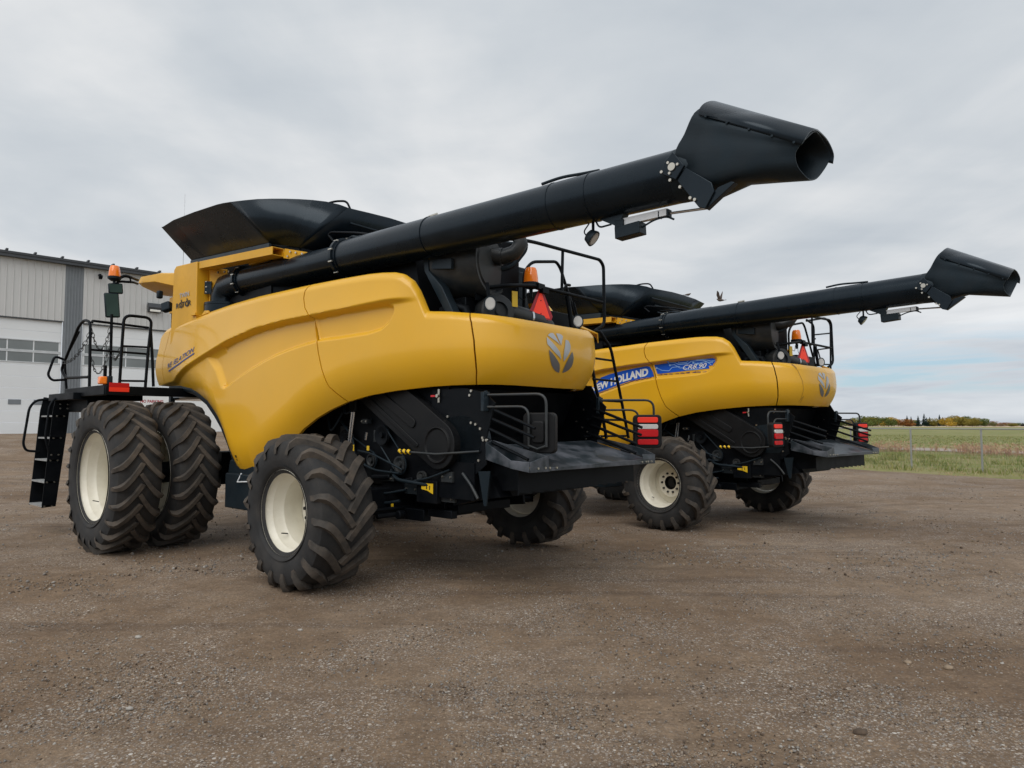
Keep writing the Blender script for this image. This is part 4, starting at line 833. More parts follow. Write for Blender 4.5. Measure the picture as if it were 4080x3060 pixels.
# ---- second machine: lamps facing backwards, decals, rung frame
for c in list(m2.children):
    if c.name.split('.')[0] in ('tail_lamp', 'rear_ladder'):
        for g in list(c.children): bpy.data.objects.remove(g)
        bpy.data.objects.remove(c)
tail_lamp(m2, (-1.50,.93,1.835), (.04, 1)); tail_lamp(m2, (-1.50,-.93,1.835), (-.30, -1))
mb = MB()
D1 = [(-4.54,2.262),(-4.42,2.36),(-4.30,2.46),(-4.19,2.575),(-4.0,2.622),(-3.72,2.665),(-3.4,2.70),(-3.22,2.715),(-3.165,2.70),(-3.115,2.62),(-3.085,2.525),(-3.3,2.51),(-3.57,2.475),(-3.85,2.41),(-4.12,2.335),(-4.33,2.285),(-4.5,2.235)]
poly_decal(mb, D1, off=.004)
D2 = [(-3.105,2.725),(-3.01,2.728),(-2.574,2.755),(-2.15,2.765),(-2.02,2.765),(-1.985,2.745),(-1.99,2.70),(-2.03,2.665),(-2.02,2.65),(-2.10,2.645),(-2.09,2.60),(-2.5,2.585),(-3.02,2.565)]
D2[0] = (-3.075,2.725)
poly_decal(mb, D2, off=.004)
db = mb.build('side_decal', 'blue', m2)
mb = MB(); text_decal(mb, 'NEW HOLLAND', [(-4.43,2.298),(-4.1,2.378),(-3.80,2.448),(-3.5,2.505),(-3.20,2.545)], [(-4.43,2.415),(-4.1,2.51),(-3.80,2.588),(-3.5,2.648),(-3.19,2.684)], bold=.05, off=.009); mb.build('brand_lettering', 'white', db)
mb = MB(); text_decal(mb, 'CR8.90', [(-2.55,2.605),(-2.14,2.615)], [(-2.535,2.685),(-2.125,2.695)], bold=.015, shear=.25, off=.010); mb.build('model_lettering', 'white', db)
mb = MB()
for pl in ([(-3.02,2.665),(-2.93,2.62),(-2.80,2.605),(-2.74,2.66),(-2.6,2.665)], [(-2.78,2.70),(-2.70,2.705),(-2.60,2.64),(-2.5,2.64)], [(-2.80,2.745),(-2.70,2.745),(-2.62,2.70),(-2.45,2.705),(-2.40,2.74),(-2.2,2.745)], [(-2.62,2.755),(-2.62,2.725),(-2.48,2.725),(-2.44,2.76)], [(-2.36,2.71),(-2.28,2.69),(-2.2,2.71),(-2.12,2.71),(-2.06,2.66)], [(-2.30,2.755),(-2.22,2.755),(-2.10,2.70),(-2.03,2.70)], [(-2.2,2.76),(-2.06,2.72),(-2.0,2.72)], [(-2.5,2.60),(-2.3,2.595),(-2.16,2.62)]):
    line_decal(mb, pl, .011, off=.008)
for c in ((-3.03,2.668),(-2.78,2.70),(-2.80,2.748),(-2.36,2.712),(-2.28,2.69)): poly_decal(mb, [(c[0]+.018*math.cos(t), c[1]+.018*math.sin(t)) for t in [2*math.pi*i/10 for i in range(10)]], off=.009)
mb.build('circuit_pattern', 'lightblue', db)
mb = MB()
for k in range(9):
    u = -3.0+.1*k+random.uniform(-.02, .02); poly_decal(mb, [(u,2.548),(u+.03,2.552+random.uniform(0,.012)),(u+.085,2.55+random.uniform(0,.02)),(u+.08,2.540)], off=.005)
for k in range(12):
    u = -4.45+.11*k; zq = float(np.interp(u, [-4.5,-4.12,-3.57,-3.08], [2.225,2.322,2.462,2.512])); poly_decal(mb, [(u,zq-.010),(u+.11,zq+.012),(u+.10,zq+.022+random.uniform(0,.008)),(u,zq+.004)], off=.005)
mb.build('torn_film', 'brown_tag', db)
# rust-brown streaks down the rear hood of the second machine
mb = MB(); 
for pts, w in (([(-.80,2.60),(-.72,2.50),(-.66,2.35),(-.63,2.2),(-.64,2.05)], .006), ([(-.78,2.60),(-.74,2.54)], .022), ([(-.66,2.02),(-.60,2.1),(-.62,2.0)], .006)): line_decal(mb, pts, w, off=.003)
mb.build('rub_mark', mat('rub_mark', (.33, .18, .04), .55), m2)
tub(m2, 'rung_frame', [([(-1.1,-1.05,2.62),(-1.1,-1.12,3.46),(-1.1,-.82,3.52)], .018), ([(-1.1,-.82,3.50),(-1.1,-1.63,3.64),(-1.1,-1.86,3.56),(-1.1,-1.77,2.62)], .018), ([(-1.1,-1.13,3.28),(-1.1,-1.82,3.37)], .013), ([(-1.1,-1.10,3.0),(-1.1,-1.79,3.09)], .013), ([(-1.1,-1.07,2.74),(-1.1,-1.77,2.78)], .013)])

# ------------------------------------------------------------------ terrain
def terrain(x, y):
    n = .7071*(x+26)-.7071*(y-35)
    left = ss((-x-1.5)/9.)
    h = 1.12*ss((25.-n)/22.)*left
    # slight hollow where the second machine stands
    dx, dy = x-3.908, y-12.309; fw = dx*math.cos(R(133.35))+dy*math.sin(R(133.35))
    d = np.hypot(x-2.64, y-13.65); w = 1-ss((d-3.4)/2.6)
    h = h+w*(-.093-.0155*fw)
    h = h-.35*ss((np.hypot(x, y)-150)/400)
    return h
def sheet_polar(name, rings, sectors, dz, matn, cond=None, rmax=9000., r0=.4, a0=0, a1=2*math.pi, noise=0):
    rr = r0*(rmax/r0)**(np.arange(rings)/(rings-1)); th = np.linspace(a0, a1, sectors+1)
    X = rr[:, None]*np.cos(th)[None, :]; Y = rr[:, None]*np.sin(th)[None, :]; Z = terrain(X, Y)+dz
    if noise:
        Z = Z+noise*(np.sin(X*2.3+1.3*np.sin(Y*1.7))*np.sin(Y*2.9+X*.7)+.5*np.sin(X*6.1+Y*3.3)*np.sin(Y*7.7-X*2.1))*(1-ss((np.hypot(X, Y)-25)/15))
    mb = MB(); mb.grid(np.stack([X, Y, Z], -1).tolist()); mb.add([(0, 0, float(terrain(np.array(0.), np.array(0.)))+dz)]+[(float(X[0, i]), float(Y[0, i]), float(Z[0, i])) for i in range(sectors)], [(0, i+1, (i+1) % sectors+1) for i in range(sectors)])
    return mb.build(name, matn, angle=80)
def noise_mat(name, build):
    m = bpy.data.materials.new(name); m.use_nodes = True; nt = m.node_tree; build(nt, nt.nodes, nt.links, nt.nodes['Principled BSDF']); return m
def ramp(N, L, src, stops):
    r = N.new('ShaderNodeValToRGB'); e = r.color_ramp.elements
    while len(e) < len(stops): e.new(.5)
    for k, (p, c) in enumerate(stops): e[k].position = p; e[k].color = (*c, 1) if len(c) == 3 else c
    L.new(src, r.inputs['Fac']); return r.outputs['Color']
def mixc(N, L, f, a, b, mode='MIX'):
    m = N.new('ShaderNodeMixRGB'); m.blend_type = mode
    for i, s in (('Fac', f), ('Color1', a), ('Color2', b)):
        if isinstance(s, (int, float)): m.inputs[i].default_value = s
        elif isinstance(s, tuple): m.inputs[i].default_value = (*s, 1)
        else: L.new(s, m.inputs[i])
    return m.outputs['Color']
def noise(N, L, v, sc, det=5, ro=.55, dist=0):
    n = N.new('ShaderNodeTexNoise'); n.inputs['Scale'].default_value = sc; n.inputs['Detail'].default_value = det; n.inputs['Roughness'].default_value = ro; n.inputs['Distortion'].default_value = dist; L.new(v, n.inputs['Vector']); return n.outputs['Fac']
def mapping(N, L, v, rot=0, sc=(1, 1, 1)):
    m = N.new('ShaderNodeMapping'); m.inputs['Rotation'].default_value = (0, 0, rot); m.inputs['Scale'].default_value = sc; L.new(v, m.inputs['Vector']); return m.outputs['Vector']
def gravel(nt, N, L, b):
    tc = N.new('ShaderNodeTexCoord').outputs['Object']
    big = noise(N, L, tc, .35, 5, .6, .4); mid = noise(N, L, tc, 1.7, 6, .6)
    base = ramp(N, L, big, [(.32, (.158, .104, .064)), (.50, (.220, .158, .106)), (.68, (.280, .212, .152))])
    base = mixc(N, L, ramp(N, L, mid, [(.38, (0, 0, 0)), (.66, (.6, .6, .6))]), base, (.160, .112, .076))
    # wheel tracks: long bands running roughly across the yard
    tr = noise(N, L, mapping(N, L, tc, R(-22), (.10, 1.6, 1)), 1.3, 5, .65, .3)
    base = mixc(N, L, ramp(N, L, tr, [(.54, (0, 0, 0)), (.64, (.5, .5, .5)), (.74, (.1, .1, .1))]), base, (.105, .074, .054))
    base = mixc(N, L, .55, base, ramp(N, L, noise(N, L, tc, 5.5, 7, .72, .3), [(.34, (.33, .32, .31)), (.5, (.5, .5, .5)), (.68, (.70, .69, .67))]), 'OVERLAY')
    fine = noise(N, L, tc, 38, 6, .7)
    base = mixc(N, L, .6, base, ramp(N, L, fine, [(.30, (.28, .26, .24)), (.5, (.5, .5, .5)), (.72, (.86, .83, .78))]), 'OVERLAY')
    stone_amt = ramp(N, L, noise(N, L, tc, .8, 5, .6, .5), [(.44, (.12, .12, .12)), (.58, (1, 1, 1))])
    for sc, thr, amt in ((110., .55, .8), (52., .46, .85), (24., .28, .9), (9., .11, .9)):
        vo = N.new('ShaderNodeTexVoronoi'); vo.inputs['Scale'].default_value = sc; vo.inputs['Randomness'].default_value = 1; L.new(tc, vo.inputs['Vector'])
        msk = ramp(N, L, vo.outputs['Distance'], [(thr*.8, (amt,)*3), (thr, (0, 0, 0))])
        sep = N.new('ShaderNodeSeparateColor'); L.new(vo.outputs['Color'], sep.inputs['Color'])
        pick = ramp(N, L, sep.outputs['Green'], [(.45, (0, 0, 0)), (.55, (1, 1, 1))])
        mk = mixc(N, L, 1., mixc(N, L, 1., msk, pick, 'MULTIPLY'), stone_amt, 'MULTIPLY')
        colr = ramp(N, L, sep.outputs['Red'], [(0, (.085, .068, .055)), (.3, (.20, .165, .135)), (.6, (.32, .28, .25)), (.9, (.50, .44, .37)), (1, (.68, .66, .62))])
        base = mixc(N, L, mk, base, colr)
    L.new(base, b.inputs['Base Color']); b.inputs['Roughness'].default_value = .92; b.inputs['Specular IOR Level'].default_value = .25
    h1 = N.new('ShaderNodeMath'); h1.operation = 'ADD'; L.new(fine, h1.inputs[0]); L.new(noise(N, L, tc, 9, 5, .6), h1.inputs[1])
    h2 = N.new('ShaderNodeMath'); h2.operation = 'MULTIPLY_ADD'; L.new(tr, h2.inputs[0]); h2.inputs[1].default_value = -1.5; L.new(h1.outputs[0], h2.inputs[2])
    bp = N.new('ShaderNodeBump'); bp.inputs['Strength'].default_value = .75; bp.inputs['Distance'].default_value = .025; L.new(h2.outputs[0], bp.inputs['Height']); L.new(bp.outputs['Normal'], b.inputs['Normal'])
def grass(nt, N, L, b):
    tc = N.new('ShaderNodeTexCoord').outputs['Object']
    n1 = noise(N, L, tc, .10, 6, .65, .3); n2 = noise(N, L, mapping(N, L, tc, R(-30), (.3, 1, 1)), .9, 7, .7)
    c = ramp(N, L, n1, [(.34, (.145, .185, .045)), (.5, (.20, .225, .070)), (.68, (.29, .275, .12))])
    c = mixc(N, L, ramp(N, L, n2, [(.42, (0, 0, 0)), (.7, (.8, .8, .8))]), c, (.34, .28, .18))
    c = mixc(N, L, .55, c, ramp(N, L, noise(N, L, tc, 6, 6, .8), [(.3, (.25, .25, .25)), (.7, (.75, .75, .75))]), 'OVERLAY')
    L.new(c, b.inputs['Base Color']); b.inputs['Roughness'].default_value = 1; b.inputs['Specular IOR Level'].default_value = .1
    bp = N.new('ShaderNodeBump'); bp.inputs['Strength'].default_value = .8; bp.inputs['Distance'].default_value = .08; L.new(noise(N, L, tc, 7, 6, .8), bp.inputs['Height']); L.new(bp.outputs['Normal'], b.inputs['Normal'])
M['gravel'] = noise_mat('gravel_yard', gravel); M['grass'] = noise_mat('field_grass', grass)
M['roadm'] = mat('pale_gravel_road', (.33, .275, .235), .95, var=.15, scale=.6, bump=.4, bscale=9)
M['stubble'] = mat('far_stubble', (.46, .36, .24), 1., var=.15, scale=.02)
M['concrete'] = mat('concrete_apron', (.34, .31, .28), .9, var=.12, scale=.7)
tag(sheet_polar('ground', 230, 256, 0, 'gravel', noise=.006), kind='structure')
# grass on the far side of the yard edge: strips bounded by lines in yard coordinates s (across) and t (along)
NS = Vector((.872, .490)); TS = Vector((.490, -.872))
def st(s, t): p = NS*s+TS*t; return p.x, p.y
def strip(name, s_list, t0, t1, nt_, dz, m, jag=0):
    G = []
    for i, s in enumerate(s_list):
        row = []
        for k in range(nt_+1):
            t = t0+(t1-t0)*k/nt_; j = jag*(math.sin(t*1.1)+.6*math.sin(t*2.7+1)+.5*math.sin(t*6.3)+.35*math.sin(t*17.)) if i == 0 else 0
            x, y = st(s+j+(.045*t if i == 0 and jag else 0), t); row.append((x, y, float(terrain(np.array(x), np.array(y)))+(dz if i or not jag else -.012)))
        G.append(row)
    mb = MB(); mb.grid(G); return mb.build(name, m, angle=80)
sl = [22.6, 23.1, 24, 26, 30, 36, 42, 50, 60, 80, 110, 160, 230, 330, 450]
tag(strip('grass_field', sl, -620, 160, 1100, .03, 'grass', .12), kind='structure')
tag(strip('road', [40.2, 42.5, 44.9], -300, 120, 80, .055, 'roadm'), kind='structure')
tag(strip('stubble_field', [450, 600, 1500, 5000], -3500, 1500, 60, .05, 'stubble'), kind='structure')

# ------------------------------------------------------------------ loose gravel, stones
def ico():
    t = (1+5**.5)/2; v = [(-1,t,0),(1,t,0),(-1,-t,0),(1,-t,0),(0,-1,t),(0,1,t),(0,-1,-t),(0,1,-t),(t,0,-1),(t,0,1),(-t,0,-1),(-t,0,1)]
    f = [(0,11,5),(0,5,1),(0,1,7),(0,7,10),(0,10,11),(1,5,9),(5,11,4),(11,10,2),(10,7,6),(7,1,8),(3,9,4),(3,4,2),(3,2,6),(3,6,8),(3,8,9),(4,9,5),(2,4,11),(6,2,10),(8,6,7),(9,8,1)]
    return np.array(v)/math.hypot(1, t), f
IV, IF = ico()
M['peb1'] = mat('pebble_grey', (.20, .185, .17), .85, var=.35, scale=25); M['peb2'] = mat('pebble_tan', (.26, .20, .14), .85, var=.3, scale=25)
M['peb3'] = mat('pebble_pale', (.34, .32, .29), .8, var=.2, scale=25); M['peb4'] = mat('pebble_brown', (.085, .06, .042), .9, var=.3, scale=25)
from mathutils import noise as mnoise
def scatter_pebbles(n, r0, r1, s0, s1):
    V = []; F = []; MI = []; k = 0
    while k < n:
        r = r0*(r1/r0)**rng.rand(); a = math.pi/2+(rng.rand()-.5)*R(82); x = r*math.cos(a); y = r*math.sin(a)
        if NS.x*x+NS.y*y > 22.5: k += 1; continue
        if mnoise.fractal(Vector((x*.55+3, y*.55, 0)), .7, 2., 4) < rng.normal()*.16+.02 and rng.rand() > .12: continue
        sz = s0*(s1/s0)**(rng.rand()**2.2); rot = Euler((rng.rand()*6, rng.rand()*6, rng.rand()*6)).to_matrix(); rot = np.array(rot)
        v = (IV*(1+.25*(rng.rand(12, 1)-.5)))*np.array([1, .75, .6])@rot.T*sz; v[:, 2] *= .75
        z = float(terrain(np.array(x), np.array(y))); v = v+np.array([x, y, z+sz*.25]); o = len(V)*12
        V.append(v); F += [(a_+o, b_+o, c_+o) for a_, b_, c_ in IF]; m = rng.choice(4, p=[.38, .38, .12, .12]); MI += [m]*20; k += 1
    me = bpy.data.meshes.new('gravel'); me.from_pydata(np.vstack(V).tolist(), [], F)
    for q in ('peb1', 'peb2', 'peb3', 'peb4'): me.materials.append(M[q])
    me.polygons.foreach_set('material_index', MI); me.polygons.foreach_set('use_smooth', [True]*len(MI)); o = bpy.data.objects.new('gravel', me); COL.objects.link(o); return o
tag(scatter_pebbles(46000, 2.6, 13, .0038, .0125), kind='stuff')
pf2 = scatter_pebbles(9000, 8, 24, .008, .026); tag(pf2, kind='stuff')
def ground_at(px, py):
    """yard point seen at a photo position was measured once; these are plain metre coordinates"""
    return px, py
for x, y, s, m, lb in ((-2.78, 5.22, .030, 'peb3', 'pale stone on the gravel left of the near rear tyre'),
                       (-1.63, 5.40, .022, 'peb3', 'small white stone on the gravel just in front of the near rear tyre'),
                       (1.78, 3.62, .040, 'peb4', 'brown flat stone alone in the right foreground gravel'),
                       (2.82, 4.55, .040, 'peb2', 'larger tan stone of the two lying side by side at right'),
                       (2.62, 4.66, .030, 'peb2', 'smaller tan stone of the two lying side by side at right'),
                       (-2.13, 3.93, .026, 'peb3', 'white stone in the left foreground gravel')):
    v = (IV*(1+.3*(rng.rand(12, 1)-.5)))*np.array([s, s*.75, s*.5]); bm = bmesh.new(); vv = [bm.verts.new(p) for p in v.tolist()]; [bm.faces.new([vv[i] for i in f]) for f in IF]
    bmesh.ops.subdivide_edges(bm, edges=bm.edges[:], cuts=1, smooth=.6, use_grid_fill=True); me = bpy.data.meshes.new('stone'); bm.to_mesh(me); bm.free(); me.materials.append(M[m]); me.polygons.foreach_set('use_smooth', [True]*len(me.polygons))
    o = bpy.data.objects.new('stone', me); COL.objects.link(o); o.location = (x, y, s*.3); tag(o, lb, 'stone', 'loose stones on the gravel')

# ------------------------------------------------------------------ grass blades and dry weeds
def blades(name, n, s0, s1, t0, t1, h0, h1, w, mats, clump=0, lean=.35, branch=False):
    V = []; F = []; MI = []; cs = [(rng.uniform(s0, s1), rng.uniform(t0, t1)) for _ in range(clump)] if clump else None
    for k in range(n):
        if cs: c = cs[rng.randint(len(cs))]; s, t = c[0]+rng.normal()*.25, c[1]+rng.normal()*.35
        else: s, t = rng.uniform(s0, s1), rng.uniform(t0, t1)
        x, y = st(s, t); z = float(terrain(np.array(x), np.array(y)))+.02; h = rng.uniform(h0, h1); a = rng.rand()*6.28; lx, ly = rng.normal()*lean*h, rng.normal()*lean*h
        dx, dy = math.cos(a)*w*rng.uniform(.5, 1.4), math.sin(a)*w*rng.uniform(.5, 1.4); o = len(V); mi = rng.randint(len(mats))
        V += [(x-dx, y-dy, z), (x+dx, y+dy, z), (x+dx*.7+lx*.4, y+dy*.7+ly*.4, z+h*.55), (x-dx*.7+lx*.4, y-dy*.7+ly*.4, z+h*.55), (x+lx, y+ly, z+h)]
        F += [(o, o+1, o+2, o+3), (o+3, o+2, o+4)]; MI += [mi, mi]
        if branch:
            for q in range(4):
                zz = z+h*rng.uniform(.4, 1.); bx, by = x+lx*.6+rng.normal()*.05, y+ly*.6+rng.normal()*.05; o = len(V); g = rng.uniform(.015, .04); V += [(bx-g, by, zz), (bx+g, by, zz-.02), (bx, by+g, zz+g*1.6)]; F += [(o, o+1, o+2)]; MI += [mi]
    me = bpy.data.meshes.new(name); me.from_pydata(V, [], F)
    for q in mats: me.materials.append(M[q])
    me.polygons.foreach_set('material_index', MI); o = bpy.data.objects.new(name, me); COL.objects.link(o); return o
for k_, c_ in (('gr1', (.19, .215, .06)), ('gr2', (.27, .25, .09)), ('gr3', (.40, .34, .20)), ('gr4', (.15, .20, .055)), ('wd1', (.36, .19, .12)), ('wd2', (.46, .30, .20)), ('wd3', (.24, .13, .09))): M[k_] = mat('leaf_'+k_, c_, .9, var=.25, scale=2, spec=.15)
tag(blades('verge_grass', 26000, 22.8, 40, -45, 8, .04, .15, .010, ['gr1', 'gr2', 'gr3', 'gr3', 'gr4']), kind='stuff')
tag(blades('edge_grass', 5000, 22.2, 24.2, -40, 6, .02, .08, .008, ['gr3', 'gr2', 'wd2', 'gr3'], clump=260), kind='stuff')
tag(blades('tufted_grass', 9000, 23.2, 34, -30, 3, .08, .24, .014, ['gr1', 'gr4', 'gr2'], clump=110), kind='stuff')
tag(blades('dry_weeds', 2400, 36.5, 40.0, -34, 2, .25, .65, .010, ['wd1', 'wd2', 'wd3', 'gr3'], clump=80, lean=.12, branch=True), kind='stuff')
tag(blades('field_crop', 22000, 45.5, 95, -110, -5, .05, .14, .04, ['gr1', 'gr2', 'gr2', 'gr4']), kind='stuff')

# ------------------------------------------------------------------ chain link fence
M['galv'] = mat('galvanised_steel', (.36, .37, .37), .45, metal=.5, var=.1)
def chainlink(nt, N, L, b):
    pass
S_F = 24.5; HF = 1.42; ts = [-(-i) for i in range(0)]
fe = empty('chain_link_fence', (*st(S_F, -14.2), 0)); fo = Vector(fe.location)
tag(fe, 'low galvanised chain-link fence with a top rail between the gravel yard and the field', 'fence')
posts = [-5.2+2.33*k for k in range(-12, 2)]
for t in posts:
    x, y = st(S_F, t); mb = MB(); mb.cyl((x-fo.x, y-fo.y, -.1), (x-fo.x, y-fo.y, HF), .030, 10); mb.revolve([(.036, 0), (.036, .05), (.0, .07)], (x-fo.x, y-fo.y, HF-.03), (0, 0, 1), 10); mb.build('fence_post', 'galv', fe)
mb = MB(); a = st(S_F, posts[0]); b_ = st(S_F, posts[-1]); mb.cyl((a[0]-fo.x, a[1]-fo.y, HF), (b_[0]-fo.x, b_[1]-fo.y, HF), .022, 10); mb.build('top_rail', 'galv', fe)
# woven wire: diagonal wires of real thickness
V = []; F = []
def wire(p, q, r=.0016):
    o = len(V); p = Vector(p); q = Vector(q); n = Vector((NS.x, NS.y, 0))*r; u = Vector((TS.x, TS.y, 0))*r
    for c in (p, q): V.extend([tuple(c+n), tuple(c+u-n*.5), tuple(c-u-n*.5)])
    for k in range(3): F.append((o+k, o+(k+1) % 3, o+3+(k+1) % 3, o+3+k))
t = posts[0]
while t < posts[-1]:
    for sgn in (1, -1):
        p = st(S_F-.03, t); q = st(S_F-.03, t+sgn*1.36); wire((p[0]-fo.x, p[1]-fo.y, .04), (q[0]-fo.x, q[1]-fo.y, 1.40))
    t += .085
me = bpy.data.meshes.new('wire_mesh'); me.from_pydata(V, [], F); me.materials.append(M['galv']); o = bpy.data.objects.new('wire_mesh', me); COL.objects.link(o); o.parent = fe

# ------------------------------------------------------------------ distant trees
def crown_mesh(kind, n, seed):
    r_ = np.random.RandomState(seed); V = []; F = []
    lobes = [(r_.normal()*.30, r_.normal()*.30, r_.uniform(.18, .75), r_.uniform(.26, .42)) for _ in range(11)]
    for k in range(n):
        if kind == 'spruce':
            z = r_.rand()**1.3; rad = (.30*(1-z)+.015)*(.75+.25*math.sin(z*38)); a = r_.rand()*6.28; q = rad*math.sqrt(r_.uniform(.2, 1)); c = np.array([q*math.cos(a), q*math.sin(a), .06+z*.94]); s = .035*(1.1-z)+.012
        else:
            l = lobes[r_.randint(11)]; d = r_.normal(size=3); d /= np.linalg.norm(d); c = np.array([l[0], l[1], l[2]])+d*l[3]*np.array([1, 1, .62])*r_.uniform(.55, 1.05); c[2] = max(.05, c[2]); s = r_.uniform(.025, .055)
        e1 = r_.normal(size=3); e1 /= np.linalg.norm(e1); e2 = np.cross(e1, r_.normal(size=3)); e2 /= np.linalg.norm(e2); o = len(V)
        V += [tuple(c-e1*s), tuple(c+e2*s*.8), tuple(c+e1*s), tuple(c-e2*s*.8)]; F.append((o, o+1, o+2, o+3))
    me = bpy.data.meshes.new('crown'); me.from_pydata(V, [], F); return me
CR = [crown_mesh('d', 1500, i) for i in range(4)]; SPR = [crown_mesh('spruce', 800, 20+i) for i in range(2)]
M['bark'] = mat('bark', (.09, .065, .045), .9)
TC = {'yellow': (.42, .28, .045), 'olive': (.24, .20, .045), 'green': (.115, .145, .040), 'rust': (.27, .115, .035), 'bare': (.24, .18, .12), 'spruce': (.018, .036, .028)}
for k_, c_ in TC.items(): M['t_'+k_] = mat('foliage_'+k_, c_, .9, var=.35, scale=.6 if k_ != 'spruce' else 1, spec=.1)
def trunk_mesh():
    mb = MB(); mb.tube([(0, 0, -.02), (.01, 0, .2), (0, .01, .45)], [.028, .022, .012], 7)
    for a in (0, 2.1, 4.2): mb.tube([(0, 0, .22), (.14*math.cos(a), .14*math.sin(a), .45), (.2*math.cos(a), .2*math.sin(a), .62)], [.012, .008, .004], 5)
    o = mb.build('trunk', 'bark'); me = o.data; bpy.data.objects.remove(o); return me
TM = trunk_mesh()
def tree(px, dist, h, wd, kind, lb):
    """px is the bearing of the tree (photo column it was surveyed at)"""
    X = (px-2040)/2742.*dist; Y = dist; zg = float(terrain(np.array(X), np.array(Y)))
    e = empty('tree' if kind != 'spruce' else 'spruce_tree', (X, Y, zg), (0, 0, rng.rand()*6.28)); e.scale = (wd, wd, h)
    me = (SPR if kind == 'spruce' else CR)[rng.randint(2 if kind == 'spruce' else 4)].copy(); me.materials.clear(); me.materials.append(M['t_'+kind])
    c = bpy.data.objects.new('crown', me); COL.objects.link(c); c.parent = e; t_ = bpy.data.objects.new('trunk', TM); COL.objects.link(t_); t_.parent = e
    return tag(e, lb, 'tree', 'trees along the far edge of the field')
D = 560.; k = D/2742.
# (column, apex row in the photo, width in photo pixels, kind)
TR = [(3385,1663,26,'bare'),(3405,1656,34,'yellow'),(3428,1652,36,'green'),(3452,1648,40,'olive'),(3474,1650,36,'yellow'),(3496,1655,34,'green'),(3515,1660,36,'olive'),(3538,1658,40,'green'),(3560,1660,34,'yellow'),(3578,1666,30,'rust'),(3596,1666,36,'rust'),(3618,1667,32,'yellow'),
      (3612,1655,22,'spruce'),(3628,1659,20,'spruce'),(3640,1672,26,'green'),(3656,1656,24,'spruce'),(3680,1648,26,'spruce'),(3690,1663,22,'spruce'),(3702,1661,24,'spruce'),(3718,1674,26,'olive'),(3732,1664,28,'olive'),(3741,1652,24,'spruce'),(3754,1662,24,'spruce'),
      (3768,1660,34,'yellow'),(3786,1653,38,'olive'),(3808,1653,38,'yellow'),(3830,1651,44,'olive'),(3852,1652,40,'green'),(3872,1660,36,'olive'),(3888,1668,30,'yellow'),(3905,1664,32,'green'),(3922,1665,30,'green'),(3940,1676,28,'rust'),(3962,1680,30,'bare'),(3984,1682,28,'rust'),(4005,1683,26,'bare'),(4026,1684,26,'olive'),(4050,1684,24,'green'),(4072,1685,22,'spruce'),(3352,1672,30,'green'),(3368,1675,24,'green')]
DESC = {'yellow': 'yellow-leaved round tree', 'green': 'green bushy tree', 'olive': 'olive-brown autumn tree', 'rust': 'rust-orange low tree', 'bare': 'thin greyish half-bare tree', 'spruce': 'dark pointed spruce'}
for i, (px_, ap, w_, kd) in enumerate(TR):
    dd = D*(1+.10*math.sin(i*2.4)); base_row = 1695.; h = (1693-ap)*dd/2742+1.2
    zone = 'at the left end of the far tree line' if px_ < 3470 else 'in the left half of the far tree line' if px_ < 3600 else 'in the middle of the far tree line' if px_ < 3760 else 'in the right half of the far tree line' if px_ < 3935 else 'in the low tail at the right end of the tree line'
    n_same = [j for j, q in enumerate(TR) if q[3] == kd and ((q[0] < 3470)+(q[0] < 3600)+(q[0] < 3760)+(q[0] < 3935)) == ((px_ < 3470)+(px_ < 3600)+(px_ < 3760)+(px_ < 3935))]
    od = ['first', 'second', 'third', 'fourth', 'fifth', 'sixth', 'seventh', 'eighth', 'ninth']; n_same.sort(key=lambda j: TR[j][0]); pos = n_same.index(i)
    lb = DESC[kd]+' '+zone if len(n_same) == 1 else od[pos]+' '+DESC[kd].replace('autumn ', '').replace('thin greyish half-bare', 'half-bare')+' '+zone
    tree(px_, dd, h, w_*dd/2742*(1.3 if kd != 'spruce' else 1.8), kd, lb)

# ------------------------------------------------------------------ shop building on the left
BD = Vector((.7071, .7071)); BN = Vector((.7071, -.7071)); B0 = Vector((-26., 35.))
M['siding'] = mat('beige_metal_siding', (.575, .58, .575), .5, var=.03, scale=.5); M['pilaster'] = mat('grey_metal_trim', (.19, .21, .23), .5, var=.05)
M['eave'] = mat('dark_eave_trim', (.055, .062, .072), .5); M['door'] = mat('white_sectional_door', (.78, .81, .83), .45, var=.03, scale=.6); M['doorframe'] = mat('white_window_frame', (.60, .63, .65), .5)
M['dglass'] = mat('door_window_glass', (.20, .22, .22), .15, coat=.3, var=.2, scale=.4); M['lightlens'] = mat('wall_light_lens', (.85, .85, .8), .3, emit=.25)
bl = empty('workshop_building', (B0.x, B0.y, 1.10), (0, 0, R(45)))   # local x along the wall, local -y towards the yard
tag(bl, 'beige metal-clad workshop with tall white sectional doors, grey pilaster and dark eave at left', 'building')
LX0, LX1 = -9., 18.; H_E = 9.15; H_D = 6.0
def bpart(name, m, fn, parent=bl, **kw): mb = MB(); fn(mb); return mb.build(name, m, parent, **kw)
